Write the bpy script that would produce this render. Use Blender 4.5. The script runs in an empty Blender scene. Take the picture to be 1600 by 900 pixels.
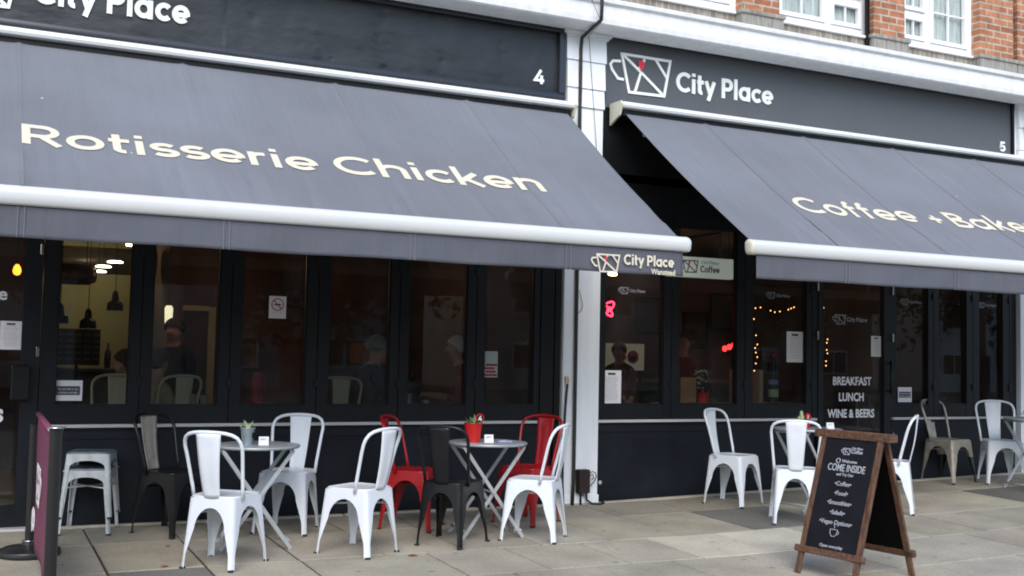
import bpy, bmesh, math, random
from mathutils import Vector, Matrix
random.seed(7)
S = bpy.context.scene
COL = S.collection
PI = math.pi
rad = math.radians

# ------------------------------------------------------------------ camera
CAM_P = Vector((-5.2213, -8.8920, 1.3454))
YAW, PITCH, ROLL, FPX = 0.4532024, 0.0586046, 0.0207117, 1740.45
f_ = Vector((math.sin(YAW)*math.cos(PITCH), math.cos(YAW)*math.cos(PITCH), math.sin(PITCH)))
r_ = Vector((math.cos(YAW), -math.sin(YAW), 0)); u_ = r_.cross(f_)
r2 = math.cos(ROLL)*r_ + math.sin(ROLL)*u_; u2 = -math.sin(ROLL)*r_ + math.cos(ROLL)*u_
cd = bpy.data.cameras.new('camera'); cam = bpy.data.objects.new('camera', cd); COL.objects.link(cam)
M = Matrix.Identity(4)
for i in range(3):
    M[i][0] = r2[i]; M[i][1] = u2[i]; M[i][2] = -f_[i]; M[i][3] = CAM_P[i]
cam.matrix_world = M
cd.sensor_width = 36.0; cd.lens = 36.0*FPX/1600.0; cd.clip_end = 500; cd.clip_start = .05
S.camera = cam

# ------------------------------------------------------------------ light
SUN_EL, SUN_AZ = rad(42), rad(203)      # azimuth clockwise from +Y : behind the camera, a little to the left
w = bpy.data.worlds.new('World'); S.world = w; w.use_nodes = True
nt = w.node_tree; bg = nt.nodes['Background']
sky = nt.nodes.new('ShaderNodeTexSky'); sky.sky_type = 'NISHITA'; sky.sun_disc = False
sky.sun_elevation = SUN_EL; sky.sun_rotation = SUN_AZ; sky.air_density = 1.0; sky.dust_density = 1.6; sky.ozone_density = 1.0
nt.links.new(sky.outputs[0], bg.inputs[0]); bg.inputs[1].default_value = 0.15
sd = bpy.data.lights.new('sun', 'SUN'); sd.energy = 1.0; sd.angle = rad(40); sd.color = (1.0, .99, .975)
so = bpy.data.objects.new('sun', sd); COL.objects.link(so)
sdir = Vector((math.sin(SUN_AZ)*math.cos(SUN_EL), math.cos(SUN_AZ)*math.cos(SUN_EL), math.sin(SUN_EL)))
so.rotation_euler = sdir.to_track_quat('Z', 'Y').to_euler(); so.location = (-6, -12, 12)
S.view_settings.view_transform = 'Standard'; S.view_settings.look = 'None'
S.view_settings.exposure = 0.97; S.view_settings.gamma = 1; S.view_settings.use_curve_mapping = False
S.cycles.max_bounces = 8; S.cycles.transparent_max_bounces = 12; S.cycles.use_denoising = True
S.cycles.filter_width = 1.9
S.cycles.sample_clamp_indirect = 4

def G(x, y):            # height of the pavement
    return .0213*max(x, 0) + .0222*max(y, -14)

# ------------------------------------------------------------------ materials
def mat(name, col, rough=.6, metal=0, spec=.5, noise=None, bump=None, coat=0, emit=None, streak=None):
    """noise=(scale, amount)  bump=(scale, strength)"""
    m = bpy.data.materials.new(name); m.use_nodes = True
    t = m.node_tree; b = t.nodes['Principled BSDF']
    b.inputs['Base Color'].default_value = (*col, 1); b.inputs['Roughness'].default_value = rough
    b.inputs['Metallic'].default_value = metal; b.inputs['Specular IOR Level'].default_value = spec
    if coat: b.inputs['Coat Weight'].default_value = coat
    if emit:
        b.inputs['Emission Color'].default_value = (*emit[0], 1); b.inputs['Emission Strength'].default_value = emit[1]
    tc = t.nodes.new('ShaderNodeTexCoord')
    if noise or streak:
        n = t.nodes.new('ShaderNodeTexNoise'); n.inputs['Detail'].default_value = 6
        sc, amt = noise or streak
        n.inputs['Scale'].default_value = sc
        if streak:
            mp = t.nodes.new('ShaderNodeMapping'); mp.inputs['Scale'].default_value = (6, 6, .6)
            t.links.new(tc.outputs['Object'], mp.inputs[0]); t.links.new(mp.outputs[0], n.inputs[0])
        else:
            t.links.new(tc.outputs['Object'], n.inputs[0])
        r = t.nodes.new('ShaderNodeMapRange'); r.inputs[1].default_value = .3; r.inputs[2].default_value = .7
        r.inputs[3].default_value = 1-amt; r.inputs[4].default_value = 1+amt
        t.links.new(n.outputs[0], r.inputs[0])
        mx = t.nodes.new('ShaderNodeVectorMath'); mx.operation = 'SCALE'; mx.inputs[0].default_value = col
        t.links.new(r.outputs[0], mx.inputs['Scale']); t.links.new(mx.outputs[0], b.inputs['Base Color'])
        rr = t.nodes.new('ShaderNodeMapRange'); rr.inputs[3].default_value = max(0, rough-.1); rr.inputs[4].default_value = min(1, rough+.12)
        t.links.new(n.outputs[0], rr.inputs[0]); t.links.new(rr.outputs[0], b.inputs['Roughness'])
    if bump:
        n2 = t.nodes.new('ShaderNodeTexNoise'); n2.inputs['Scale'].default_value = bump[0]; n2.inputs['Detail'].default_value = 4
        t.links.new(tc.outputs['Object'], n2.inputs[0])
        bp = t.nodes.new('ShaderNodeBump'); bp.inputs['Strength'].default_value = bump[1]; bp.inputs['Distance'].default_value = .02
        t.links.new(n2.outputs[0], bp.inputs['Height']); t.links.new(bp.outputs[0], b.inputs['Normal'])
    return m

def emat(name, col, s):
    m = bpy.data.materials.new(name); m.use_nodes = True
    t = m.node_tree; t.nodes.clear()
    e = t.nodes.new('ShaderNodeEmission'); e.inputs[0].default_value = (*col, 1); e.inputs[1].default_value = s
    o = t.nodes.new('ShaderNodeOutputMaterial'); t.links.new(e.outputs[0], o.inputs[0]); return m

def glass_mat():
    m = bpy.data.materials.new('window_glass'); m.use_nodes = True
    t = m.node_tree; t.nodes.clear()
    tr = t.nodes.new('ShaderNodeBsdfTransparent'); tr.inputs[0].default_value = (.86, .88, .86, 1)
    gl = t.nodes.new('ShaderNodeBsdfGlossy'); gl.inputs['Roughness'].default_value = .01; gl.inputs[0].default_value = (.9, .95, 1, 1)
    fr = t.nodes.new('ShaderNodeFresnel'); fr.inputs[0].default_value = 1.45
    mx = t.nodes.new('ShaderNodeMixShader'); o = t.nodes.new('ShaderNodeOutputMaterial')
    ge = t.nodes.new('ShaderNodeNewGeometry'); iv = t.nodes.new('ShaderNodeMath'); iv.operation = 'SUBTRACT'; iv.inputs[0].default_value = 1
    mu = t.nodes.new('ShaderNodeMath'); mu.operation = 'MULTIPLY'
    t.links.new(ge.outputs['Backfacing'], iv.inputs[1]); t.links.new(iv.outputs[0], mu.inputs[0]); t.links.new(fr.outputs[0], mu.inputs[1])
    t.links.new(mu.outputs[0], mx.inputs[0]); t.links.new(tr.outputs[0], mx.inputs[1]); t.links.new(gl.outputs[0], mx.inputs[2])
    df = t.nodes.new('ShaderNodeBsdfDiffuse'); df.inputs[0].default_value = (.6, .58, .55, 1)
    tc = t.nodes.new('ShaderNodeTexCoord'); mp = t.nodes.new('ShaderNodeMapping'); mp.inputs['Scale'].default_value = (1.6, 1.6, .8)
    nz = t.nodes.new('ShaderNodeTexNoise'); nz.inputs['Scale'].default_value = 1.6; nz.inputs['Detail'].default_value = 7
    rg = t.nodes.new('ShaderNodeMapRange'); rg.inputs[1].default_value = .35; rg.inputs[2].default_value = .75; rg.inputs[3].default_value = .001; rg.inputs[4].default_value = .024
    m3 = t.nodes.new('ShaderNodeMixShader')
    t.links.new(tc.outputs['Object'], mp.inputs[0]); t.links.new(mp.outputs[0], nz.inputs[0]); t.links.new(nz.outputs[0], rg.inputs[0]); t.links.new(rg.outputs[0], m3.inputs[0])
    t.links.new(mx.outputs[0], m3.inputs[1]); t.links.new(df.outputs[0], m3.inputs[2])
    t.links.new(m3.outputs[0], o.inputs[0]); return m

def brick_mat(name, c1, c2, mortar, bw=.225, rh=.075, ms=.011, soldier=False, bias=0.0):
    m = bpy.data.materials.new(name); m.use_nodes = True
    t = m.node_tree; b = t.nodes['Principled BSDF']; b.inputs['Roughness'].default_value = .9
    tc = t.nodes.new('ShaderNodeTexCoord'); sp = t.nodes.new('ShaderNodeSeparateXYZ'); cb = t.nodes.new('ShaderNodeCombineXYZ')
    ad = t.nodes.new('ShaderNodeMath'); ad.operation = 'ADD'
    t.links.new(tc.outputs['Object'], sp.inputs[0]); t.links.new(sp.outputs[0], ad.inputs[0]); t.links.new(sp.outputs[1], ad.inputs[1])
    if soldier:
        t.links.new(sp.outputs[2], cb.inputs[0]); t.links.new(ad.outputs[0], cb.inputs[1])
    else:
        t.links.new(ad.outputs[0], cb.inputs[0]); t.links.new(sp.outputs[2], cb.inputs[1])
    br = t.nodes.new('ShaderNodeTexBrick'); br.offset = .5
    br.inputs['Color1'].default_value = (*c1, 1); br.inputs['Color2'].default_value = (*c2, 1); br.inputs['Mortar'].default_value = (*mortar, 1)
    br.inputs['Scale'].default_value = 1; br.inputs['Brick Width'].default_value = bw; br.inputs['Row Height'].default_value = rh
    br.inputs['Mortar Size'].default_value = ms; br.inputs['Mortar Smooth'].default_value = .3; br.inputs['Bias'].default_value = bias
    t.links.new(cb.outputs[0], br.inputs[0])
    n = t.nodes.new('ShaderNodeTexNoise'); n.inputs['Scale'].default_value = 9; n.inputs['Detail'].default_value = 8
    t.links.new(tc.outputs['Object'], n.inputs[0])
    r = t.nodes.new('ShaderNodeMapRange'); r.inputs[1].default_value = .25; r.inputs[2].default_value = .75; r.inputs[3].default_value = .6; r.inputs[4].default_value = 1.35
    t.links.new(n.outputs[0], r.inputs[0])
    mx = t.nodes.new('ShaderNodeVectorMath'); mx.operation = 'SCALE'
    t.links.new(br.outputs[0], mx.inputs[0]); t.links.new(r.outputs[0], mx.inputs['Scale']); t.links.new(mx.outputs[0], b.inputs['Base Color'])
    bp = t.nodes.new('ShaderNodeBump'); bp.invert = True; bp.inputs['Strength'].default_value = .5; bp.inputs['Distance'].default_value = .01
    t.links.new(br.outputs['Fac'], bp.inputs['Height']); t.links.new(bp.outputs[0], b.inputs['Normal'])
    return m

def slab_mat():
    m = bpy.data.materials.new('paving_slab'); m.use_nodes = True
    t = m.node_tree; b = t.nodes['Principled BSDF']; b.inputs['Specular IOR Level'].default_value = .3
    tc = t.nodes.new('ShaderNodeTexCoord'); at = t.nodes.new('ShaderNodeAttribute'); at.attribute_name = 'tone'
    n1 = t.nodes.new('ShaderNodeTexNoise'); n1.inputs['Scale'].default_value = 2.2; n1.inputs['Detail'].default_value = 8
    n2 = t.nodes.new('ShaderNodeTexNoise'); n2.inputs['Scale'].default_value = 60; n2.inputs['Detail'].default_value = 5
    vo = t.nodes.new('ShaderNodeTexVoronoi'); vo.inputs['Scale'].default_value = 4.2; vo.feature = 'F1'
    for n in (n1, n2, vo): t.links.new(tc.outputs['Object'], n.inputs[0])
    r1 = t.nodes.new('ShaderNodeMapRange'); r1.inputs[1].default_value = .3; r1.inputs[2].default_value = .7; r1.inputs[3].default_value = .8; r1.inputs[4].default_value = 1.15
    r2_ = t.nodes.new('ShaderNodeMapRange'); r2_.inputs[1].default_value = .3; r2_.inputs[2].default_value = .7; r2_.inputs[3].default_value = .84; r2_.inputs[4].default_value = 1.14
    r3 = t.nodes.new('ShaderNodeMapRange'); r3.inputs[1].default_value = .07; r3.inputs[2].default_value = .12; r3.inputs[3].default_value = .66; r3.inputs[4].default_value = 1
    t.links.new(n1.outputs[0], r1.inputs[0]); t.links.new(n2.outputs[0], r2_.inputs[0]); t.links.new(vo.outputs[0], r3.inputs[0])
    m1 = t.nodes.new('ShaderNodeMath'); m1.operation = 'MULTIPLY'; m2 = t.nodes.new('ShaderNodeMath'); m2.operation = 'MULTIPLY'
    t.links.new(r1.outputs[0], m1.inputs[0]); t.links.new(r2_.outputs[0], m1.inputs[1]); t.links.new(m1.outputs[0], m2.inputs[0]); t.links.new(r3.outputs[0], m2.inputs[1])
    vs = t.nodes.new('ShaderNodeVectorMath'); vs.operation = 'SCALE'
    t.links.new(at.outputs['Color'], vs.inputs[0]); t.links.new(m2.outputs[0], vs.inputs['Scale']); t.links.new(vs.outputs[0], b.inputs['Base Color'])
    b.inputs['Roughness'].default_value = .82
    bp = t.nodes.new('ShaderNodeBump'); bp.inputs['Strength'].default_value = .35; bp.inputs['Distance'].default_value = .006
    t.links.new(n2.outputs[0], bp.inputs['Height']); t.links.new(bp.outputs[0], b.inputs['Normal'])
    return m

def canvas_mat(name, col):
    m = mat(name, col, .85, spec=.25, noise=(1.1, .10))
    t = m.node_tree; b = t.nodes['Principled BSDF']; tc = [n for n in t.nodes if n.type == 'TEX_COORD'][0]
    wv = t.nodes.new('ShaderNodeTexNoise'); wv.inputs['Scale'].default_value = 2.2; wv.inputs['Detail'].default_value = 3
    mp = t.nodes.new('ShaderNodeMapping'); mp.inputs['Scale'].default_value = (2.6, .35, .35); mp.inputs['Rotation'].default_value = (0, 0, .12)
    t.links.new(tc.outputs['Object'], mp.inputs[0]); t.links.new(mp.outputs[0], wv.inputs[0])
    bp = t.nodes.new('ShaderNodeBump'); bp.inputs['Strength'].default_value = .45; bp.inputs['Distance'].default_value = .05
    t.links.new(wv.outputs[0], bp.inputs['Height']); t.links.new(bp.outputs[0], b.inputs['Normal'])
    vo = t.nodes.new('ShaderNodeTexVoronoi'); vo.inputs['Scale'].default_value = 1.7; t.links.new(tc.outputs['Object'], vo.inputs[0])
    lt = t.nodes.new('ShaderNodeMath'); lt.operation = 'LESS_THAN'; lt.inputs[1].default_value = .016; t.links.new(vo.outputs[0], lt.inputs[0])
    mc = t.nodes.new('ShaderNodeMix'); mc.data_type = 'RGBA'; mc.inputs[7].default_value = (.55, .56, .56, 1)
    src = b.inputs['Base Color'].links[0].from_socket
    t.links.new(lt.outputs[0], mc.inputs[0]); t.links.new(src, mc.inputs[6]); t.links.new(mc.outputs[2], b.inputs['Base Color'])
    return m

def vinyl_mat():
    m = mat('black_sign_vinyl', (.016, .019, .022), .34, spec=.5, noise=(3, .5))
    t = m.node_tree; b = t.nodes['Principled BSDF']; tc = [n for n in t.nodes if n.type == 'TEX_COORD'][0]
    n = t.nodes.new('ShaderNodeTexNoise'); n.inputs['Scale'].default_value = 3.2; n.inputs['Detail'].default_value = 4
    vo = t.nodes.new('ShaderNodeTexVoronoi'); vo.inputs['Scale'].default_value = 2.1; vo.inputs['Randomness'].default_value = .7
    mp = t.nodes.new('ShaderNodeMapping'); mp.inputs['Scale'].default_value = (1, 1, 1.6)
    t.links.new(tc.outputs['Object'], mp.inputs[0]); t.links.new(mp.outputs[0], vo.inputs[0]); t.links.new(mp.outputs[0], n.inputs[0])
    ad = t.nodes.new('ShaderNodeMath'); ad.operation = 'ADD'
    r = t.nodes.new('ShaderNodeMapRange'); r.inputs[1].default_value = 0; r.inputs[2].default_value = .12; r.inputs[3].default_value = -1; r.inputs[4].default_value = 0
    t.links.new(vo.outputs[0], r.inputs[0]); t.links.new(r.outputs[0], ad.inputs[0]); t.links.new(n.outputs[0], ad.inputs[1])
    bp = t.nodes.new('ShaderNodeBump'); bp.inputs['Strength'].default_value = .6; bp.inputs['Distance'].default_value = .02
    t.links.new(ad.outputs[0], bp.inputs['Height']); t.links.new(bp.outputs[0], b.inputs['Normal'])
    return m

def wood_mat(name, c1, c2, scale=3.0, axis=2):
    m = bpy.data.materials.new(name); m.use_nodes = True
    t = m.node_tree; b = t.nodes['Principled BSDF']; b.inputs['Roughness'].default_value = .5
    tc = t.nodes.new('ShaderNodeTexCoord'); mp = t.nodes.new('ShaderNodeMapping')
    sc = [14, 14, 14]; sc[axis] = 1.2; mp.inputs['Scale'].default_value = sc
    n = t.nodes.new('ShaderNodeTexNoise'); n.inputs['Scale'].default_value = scale; n.inputs['Detail'].default_value = 7
    cr = t.nodes.new('ShaderNodeValToRGB'); cr.color_ramp.elements[0].position = .35; cr.color_ramp.elements[1].position = .68
    cr.color_ramp.elements[0].color = (*c1, 1); cr.color_ramp.elements[1].color = (*c2, 1)
    t.links.new(tc.outputs['Object'], mp.inputs[0]); t.links.new(mp.outputs[0], n.inputs[0]); t.links.new(n.outputs[0], cr.inputs[0]); t.links.new(cr.outputs[0], b.inputs['Base Color'])
    return m

K = dict(
 white_paint=mat('white_masonry_paint', (.78, .82, .85), .55, streak=(1.5, .07), bump=(30, .05)),
 cornice=mat('white_cornice_paint', (.82, .84, .85), .6, streak=(2.0, .07)),
 upvc=mat('white_window_plastic', (.8, .81, .82), .3),
 dark_frame=mat('anthracite_frame', (.005, .0065, .0085), .42, spec=.3, noise=(5, .15)),
 dark_frame2=mat('anthracite_door_frame', (.006, .008, .011), .42, spec=.3, noise=(5, .15)),
 riser=mat('dark_navy_riser', (.0055, .008, .013), .5, spec=.3, noise=(3, .45), bump=(6, .12)),
 sill=mat('pale_sill_trim', (.50, .50, .49), .4),
 black=mat('black_paint', (.004, .0045, .005), .4, spec=.3, noise=(6, .2)),
 gloss_black=mat('gloss_black_moulding', (.02, .024, .032), .2),
 sign_grey=mat('grey_sign_panel', (.082, .088, .098), .5, noise=(2, .06)),
 vinyl=vinyl_mat(),
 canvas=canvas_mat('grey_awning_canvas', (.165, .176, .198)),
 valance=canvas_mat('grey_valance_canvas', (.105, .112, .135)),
 bar=mat('white_aluminium_bar', (.62, .64, .64), .3, spec=.5),
 cassette=mat('white_cassette', (.74, .77, .76), .35),
 cream=mat('cream_end_cap', (.62, .60, .48), .45),
 letter=mat('white_sign_letter', (.82, .86, .82), .5),
 cream_letter=mat('cream_awning_letter', (.66, .61, .48), .7),
 red_pin=mat('red_pin_letter', (.65, .02, .05), .5),
 brick=brick_mat('orange_brick', (.46, .20, .095), (.32, .12, .06), (.42, .37, .31)),
 stone=mat('weathered_stone', (.27, .26, .23), .9, streak=(5, .35), bump=(20, .4)),
 soldier=brick_mat('weathered_soldier_brick', (.30, .27, .22), (.20, .17, .13), (.36, .33, .29), bw=.3, rh=.07, ms=.008, soldier=True),
 curtain=mat('net_curtain', (.72, .75, .77), .9, streak=(8, .25)),
 slab=slab_mat(),
 mortar=mat('dark_joint_grit', (.05, .043, .034), .95, noise=(20, .4)),
 asphalt=mat('asphalt', (.05, .05, .052), .9, noise=(40, .3)),
 kerb=mat('granite_kerb', (.3, .29, .28), .8, noise=(30, .2)),
 earth=mat('grass_ground', (.02, .03, .012), .95, noise=(3, .3)),
 chair_white=mat('white_chair_paint', (.70, .745, .79), .3, noise=(7, .02)),
 chair_red=mat('red_chair_paint', (.32, .006, .010), .3, noise=(7, .1)),
 chair_black=mat('black_chair_paint', (.006, .006, .007), .32, spec=.4, noise=(7, .3)),
 chair_bronze=mat('bare_bronze_metal', (.36, .325, .27), .4, metal=.35, noise=(12, .25)),
 stool_grey=mat('pale_worn_metal', (.50, .53, .53), .4, metal=.25, noise=(14, .15)),
 stool_top=mat('grey_seat_metal', (.16, .2, .22), .4, metal=.4, noise=(14, .2)),
 rubber=mat('dark_rubber', (.02, .02, .02), .8),
 table_top=mat('pale_table_top', (.36, .40, .42), .35, metal=.3, noise=(8, .1)),
 table_leg=mat('pale_table_leg', (.42, .45, .46), .4, metal=.3, noise=(8, .1)),
 zinc=mat('zinc_bucket', (.34, .40, .42), .35, metal=.6, noise=(20, .2)),
 red_gloss=mat('red_bucket', (.48, .012, .01), .3),
 leaf=mat('leaf_green', (.10, .20, .07), .5, noise=(30, .4)),
 leaf_pale=mat('leaf_pale', (.35, .45, .25), .5),
 leaf_dark=mat('leaf_dark', (.02, .035, .013), .6, noise=(4, .4)),
 bark=mat('bark', (.07, .05, .035), .9, bump=(8, .6)),
 paper=mat('white_paper', (.72, .72, .74), .8),
 print_ink=mat('dark_print', (.06, .06, .07), .8),
 print_grey=mat('grey_print', (.3, .3, .33), .8),
 print_pink=mat('pink_print', (.65, .32, .35), .8),
 print_red=mat('red_print', (.5, .03, .04), .8),
 board_wood=wood_mat('stained_frame_wood', (.06, .03, .018), (.175, .088, .05)),
 board_wood_h=wood_mat('stained_rail_wood', (.06, .03, .018), (.175, .088, .05), axis=1),
 chalk=mat('chalkboard', (.006, .0065, .010), .6, spec=.3, noise=(5, .35)),
 chalk_back=mat('black_board_back', (.003, .003, .003), .9, spec=.1),
 chalk_text=mat('chalk_paint', (.40, .42, .46), .8),
 banner=mat('burgundy_banner', (.17, .035, .085), .6, noise=(3, .1)),
 post=mat('black_post', (.014, .014, .015), .3),
 chrome=mat('chrome', (.6, .6, .6), .15, metal=1),
 rust=mat('rusty_box', (.018, .008, .007), .7, noise=(15, .5)),
 cable=mat('dark_cable', (.02, .018, .015), .6, noise=(6, .4)),
 glass=glass_mat(),
 # interior
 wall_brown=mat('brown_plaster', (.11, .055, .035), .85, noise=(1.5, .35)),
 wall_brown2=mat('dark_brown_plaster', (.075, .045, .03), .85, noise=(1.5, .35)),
 wall_red=mat('terracotta_plaster', (.16, .05, .035), .85, noise=(1.5, .25)),
 wall_kitchen=mat('cream_kitchen_wall', (.40, .36, .20), .8, noise=(1.5, .2)),
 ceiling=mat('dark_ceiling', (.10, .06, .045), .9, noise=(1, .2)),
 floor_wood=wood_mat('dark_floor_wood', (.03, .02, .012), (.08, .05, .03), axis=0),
 counter=mat('dark_counter', (.02, .016, .014), .5, noise=(4, .4)),
 worktop=mat('wood_worktop', (.22, .14, .08), .5, noise=(10, .2)),
 cream_wood=mat('cream_trim', (.5, .42, .25), .5),
 tank=mat('hammered_tank', (.10, .09, .07), .35, metal=.6, noise=(12, .4)),
 skin=mat('skin', (.45, .24, .17), .6, noise=(8, .1)),
 suit=mat('dark_suit', (.010, .010, .014), .8, noise=(12, .2)),
 dark_trouser=mat('dark_trousers', (.015, .015, .02), .85),
 red_wool=mat('dark_red_wool', (.16, .015, .015), .9, noise=(20, .2)),
 beige_wool=mat('beige_wool', (.36, .29, .19), .9, noise=(20, .15)),
 rust_wool=mat('rust_wool', (.22, .07, .03), .9, noise=(20, .2)),
 white_hair=mat('white_hair', (.5, .52, .55), .7),
 grey_hair=mat('grey_hair', (.2, .2, .2), .7),
 brown_hair=mat('brown_hair', (.03, .015, .01), .7),
 orange=mat('orange_poster', (.42, .18, .03), .7, noise=(6, .3)),
 warm_lamp=emat('warm_lamp_glow', (1, .62, .30), 14),
 white_lamp=emat('white_lamp_glow', (1, .95, .78), 5),
 orange_lamp=emat('orange_bulb_glow', (1, .20, .02), 3.5),
 fairy=emat('fairy_bulb_glow', (1, .42, .13), 2.2),
 neon=emat('neon_red_glow', (1, .02, .05), 6),
 led=emat('led_red_glow', (1, .03, .03), 2.5),
 yellow_lamp=emat('yellow_lamp_glow', (1, .85, .2), 2.0),
 lightbox=mat('lightbox_face', (.42, .46, .40), .5, emit=((.75, .85, .72), .07)),
 poster_lit=mat('backlit_poster', (.5, .5, .4), .6, emit=((.8, .8, .6), .05)),
)

# ------------------------------------------------------------------ helpers
def link(name, me, parent=None, label=None):
    o = bpy.data.objects.new(name, me); COL.objects.link(o)
    if parent is not None: o.parent = parent
    if label: o['label'] = label
    return o

def thing(name, label, cat, loc=(0, 0, 0), rz=0, group=None):
    o = bpy.data.objects.new(name, None); COL.objects.link(o); o.location = loc; o.rotation_euler = (0, 0, rz)
    o.empty_display_size = .1
    o['label'] = label; o['category'] = cat
    if group: o['group'] = group
    return o

def tag(o, label=None, cat=None, group=None, kind=None):
    if label: o['label'] = label
    if cat: o['category'] = cat
    if group: o['group'] = group
    if kind: o['kind'] = kind
    return o

class MB:
    def __init__(s): s.v = []; s.f = []; s.m = []
    def add(s, vs, fs, mi=0, T=None):
        b = len(s.v)
        for p in vs:
            p = Vector(p); s.v.append(tuple(T @ p) if T else tuple(p))
        for f in fs: s.f.append(tuple(b+i for i in f)); s.m.append(mi)
        return s
    def box(s, lo, hi, mi=0, T=None, bev=0):
        x0, y0, z0 = lo; x1, y1, z1 = hi
        if bev:
            bm = bmesh.new(); bmesh.ops.create_cube(bm, size=1)
            for v in bm.verts:
                v.co = Vector(((x0+x1)/2+v.co.x*(x1-x0), (y0+y1)/2+v.co.y*(y1-y0), (z0+z1)/2+v.co.z*(z1-z0)))
            bmesh.ops.bevel(bm, geom=bm.edges[:], offset=bev, segments=2, affect='EDGES', profile=.5)
            bm.verts.index_update()
            s.add([v.co.copy() for v in bm.verts], [[v.index for v in f.verts] for f in bm.faces], mi, T); bm.free(); return s
        vs = [(x0,y0,z0),(x1,y0,z0),(x1,y1,z0),(x0,y1,z0),(x0,y0,z1),(x1,y0,z1),(x1,y1,z1),(x0,y1,z1)]
        fs = [(0,3,2,1),(4,5,6,7),(0,1,5,4),(1,2,6,5),(2,3,7,6),(3,0,4,7)]
        return s.add(vs, fs, mi, T)
    def tube(s, pts, r, n=8, mi=0, cap=True, closed=False, T=None):
        pts = [Vector(p) for p in pts]; rs = r if isinstance(r, (list, tuple)) else [r]*len(pts)
        rings = []; N = len(pts); prev = None
        for i, p in enumerate(pts):
            a = pts[(i-1) % N] if (closed or i > 0) else p; b = pts[(i+1) % N] if (closed or i < N-1) else p
            d = (b-a).normalized()
            if prev is None:
                up = Vector((0, 0, 1)) if abs(d.z) < .9 else Vector((1, 0, 0)); x = d.cross(up).normalized()
            else:
                x = prev - d*prev.dot(d)
                x = x.normalized() if x.length > 1e-6 else d.orthogonal().normalized()
            prev = x; y = d.cross(x)
            rings.append([p + (x*math.cos(2*PI*k/n) + y*math.sin(2*PI*k/n))*rs[i] for k in range(n)])
        vs = [q for R_ in rings for q in R_]; fs = []
        for i in range(N if closed else N-1):
            j = (i+1) % N
            for k in range(n):
                l = (k+1) % n; fs.append((i*n+k, j*n+k, j*n+l, i*n+l))
        if cap and not closed: fs += [tuple(range(n)), tuple(reversed(range((N-1)*n, N*n)))]
        return s.add(vs, fs, mi, T)
    def lathe(s, prof, n=24, mi=0, T=None, c=(0, 0)):
        vs = []; fs = []
        for r, z in prof:
            for k in range(n): a = 2*PI*k/n; vs.append((c[0]+r*math.cos(a), c[1]+r*math.sin(a), z))
        for i in range(len(prof)-1):
            for k in range(n):
                l = (k+1) % n; fs.append((i*n+k, i*n+l, (i+1)*n+l, (i+1)*n+k))
        if prof[0][0] > 1e-5: fs.append(tuple(reversed(range(n))))
        if prof[-1][0] > 1e-5: fs.append(tuple(range((len(prof)-1)*n, len(prof)*n)))
        return s.add(vs, fs, mi, T)
    def extrude_x(s, prof, x0, x1, mi=0, seg=1, closed=True):
        """profile of (y,z) swept along x"""
        n = len(prof); vs = []; fs = []
        for i in range(seg+1):
            x = x0+(x1-x0)*i/seg
            for y, z in prof: vs.append((x, y, z))
        for i in range(seg):
            for k in range(n if closed else n-1):
                l = (k+1) % n; fs.append((i*n+k, (i+1)*n+k, (i+1)*n+l, i*n+l))
        if closed: fs += [tuple(range(n)), tuple(reversed(range(seg*n, (seg+1)*n)))]
        return s.add(vs, fs, mi)
    def build(s, name, mats, parent=None, smooth=False, label=None, loc=None, rz=0, auto=None, fix=True):
        me = bpy.data.meshes.new(name); me.from_pydata(s.v, [], s.f)
        if not isinstance(mats, (list, tuple)): mats = [mats]
        for m in mats: me.materials.append(m)
        for p, mi in zip(me.polygons, s.m): p.material_index = mi
        if fix:
            bm = bmesh.new(); bm.from_mesh(me); bmesh.ops.recalc_face_normals(bm, faces=bm.faces); bm.to_mesh(me); bm.free()
        if smooth:
            for p in me.polygons: p.use_smooth = True
            if auto is not None:
                bm = bmesh.new(); bm.from_mesh(me)
                for e in bm.edges:
                    if len(e.link_faces) == 2 and e.calc_face_angle(0) > auto: e.smooth = False
                bm.to_mesh(me); bm.free()
        o = link(name, me, parent, label)
        if loc is not None: o.location = loc; o.rotation_euler = (0, 0, rz)
        return o

def copy_tree(o, parent=None):
    c = o.copy(); COL.objects.link(c); c.parent = parent
    for ch in [x for x in list(o.children)]: copy_tree(ch, c)
    return c

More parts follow.
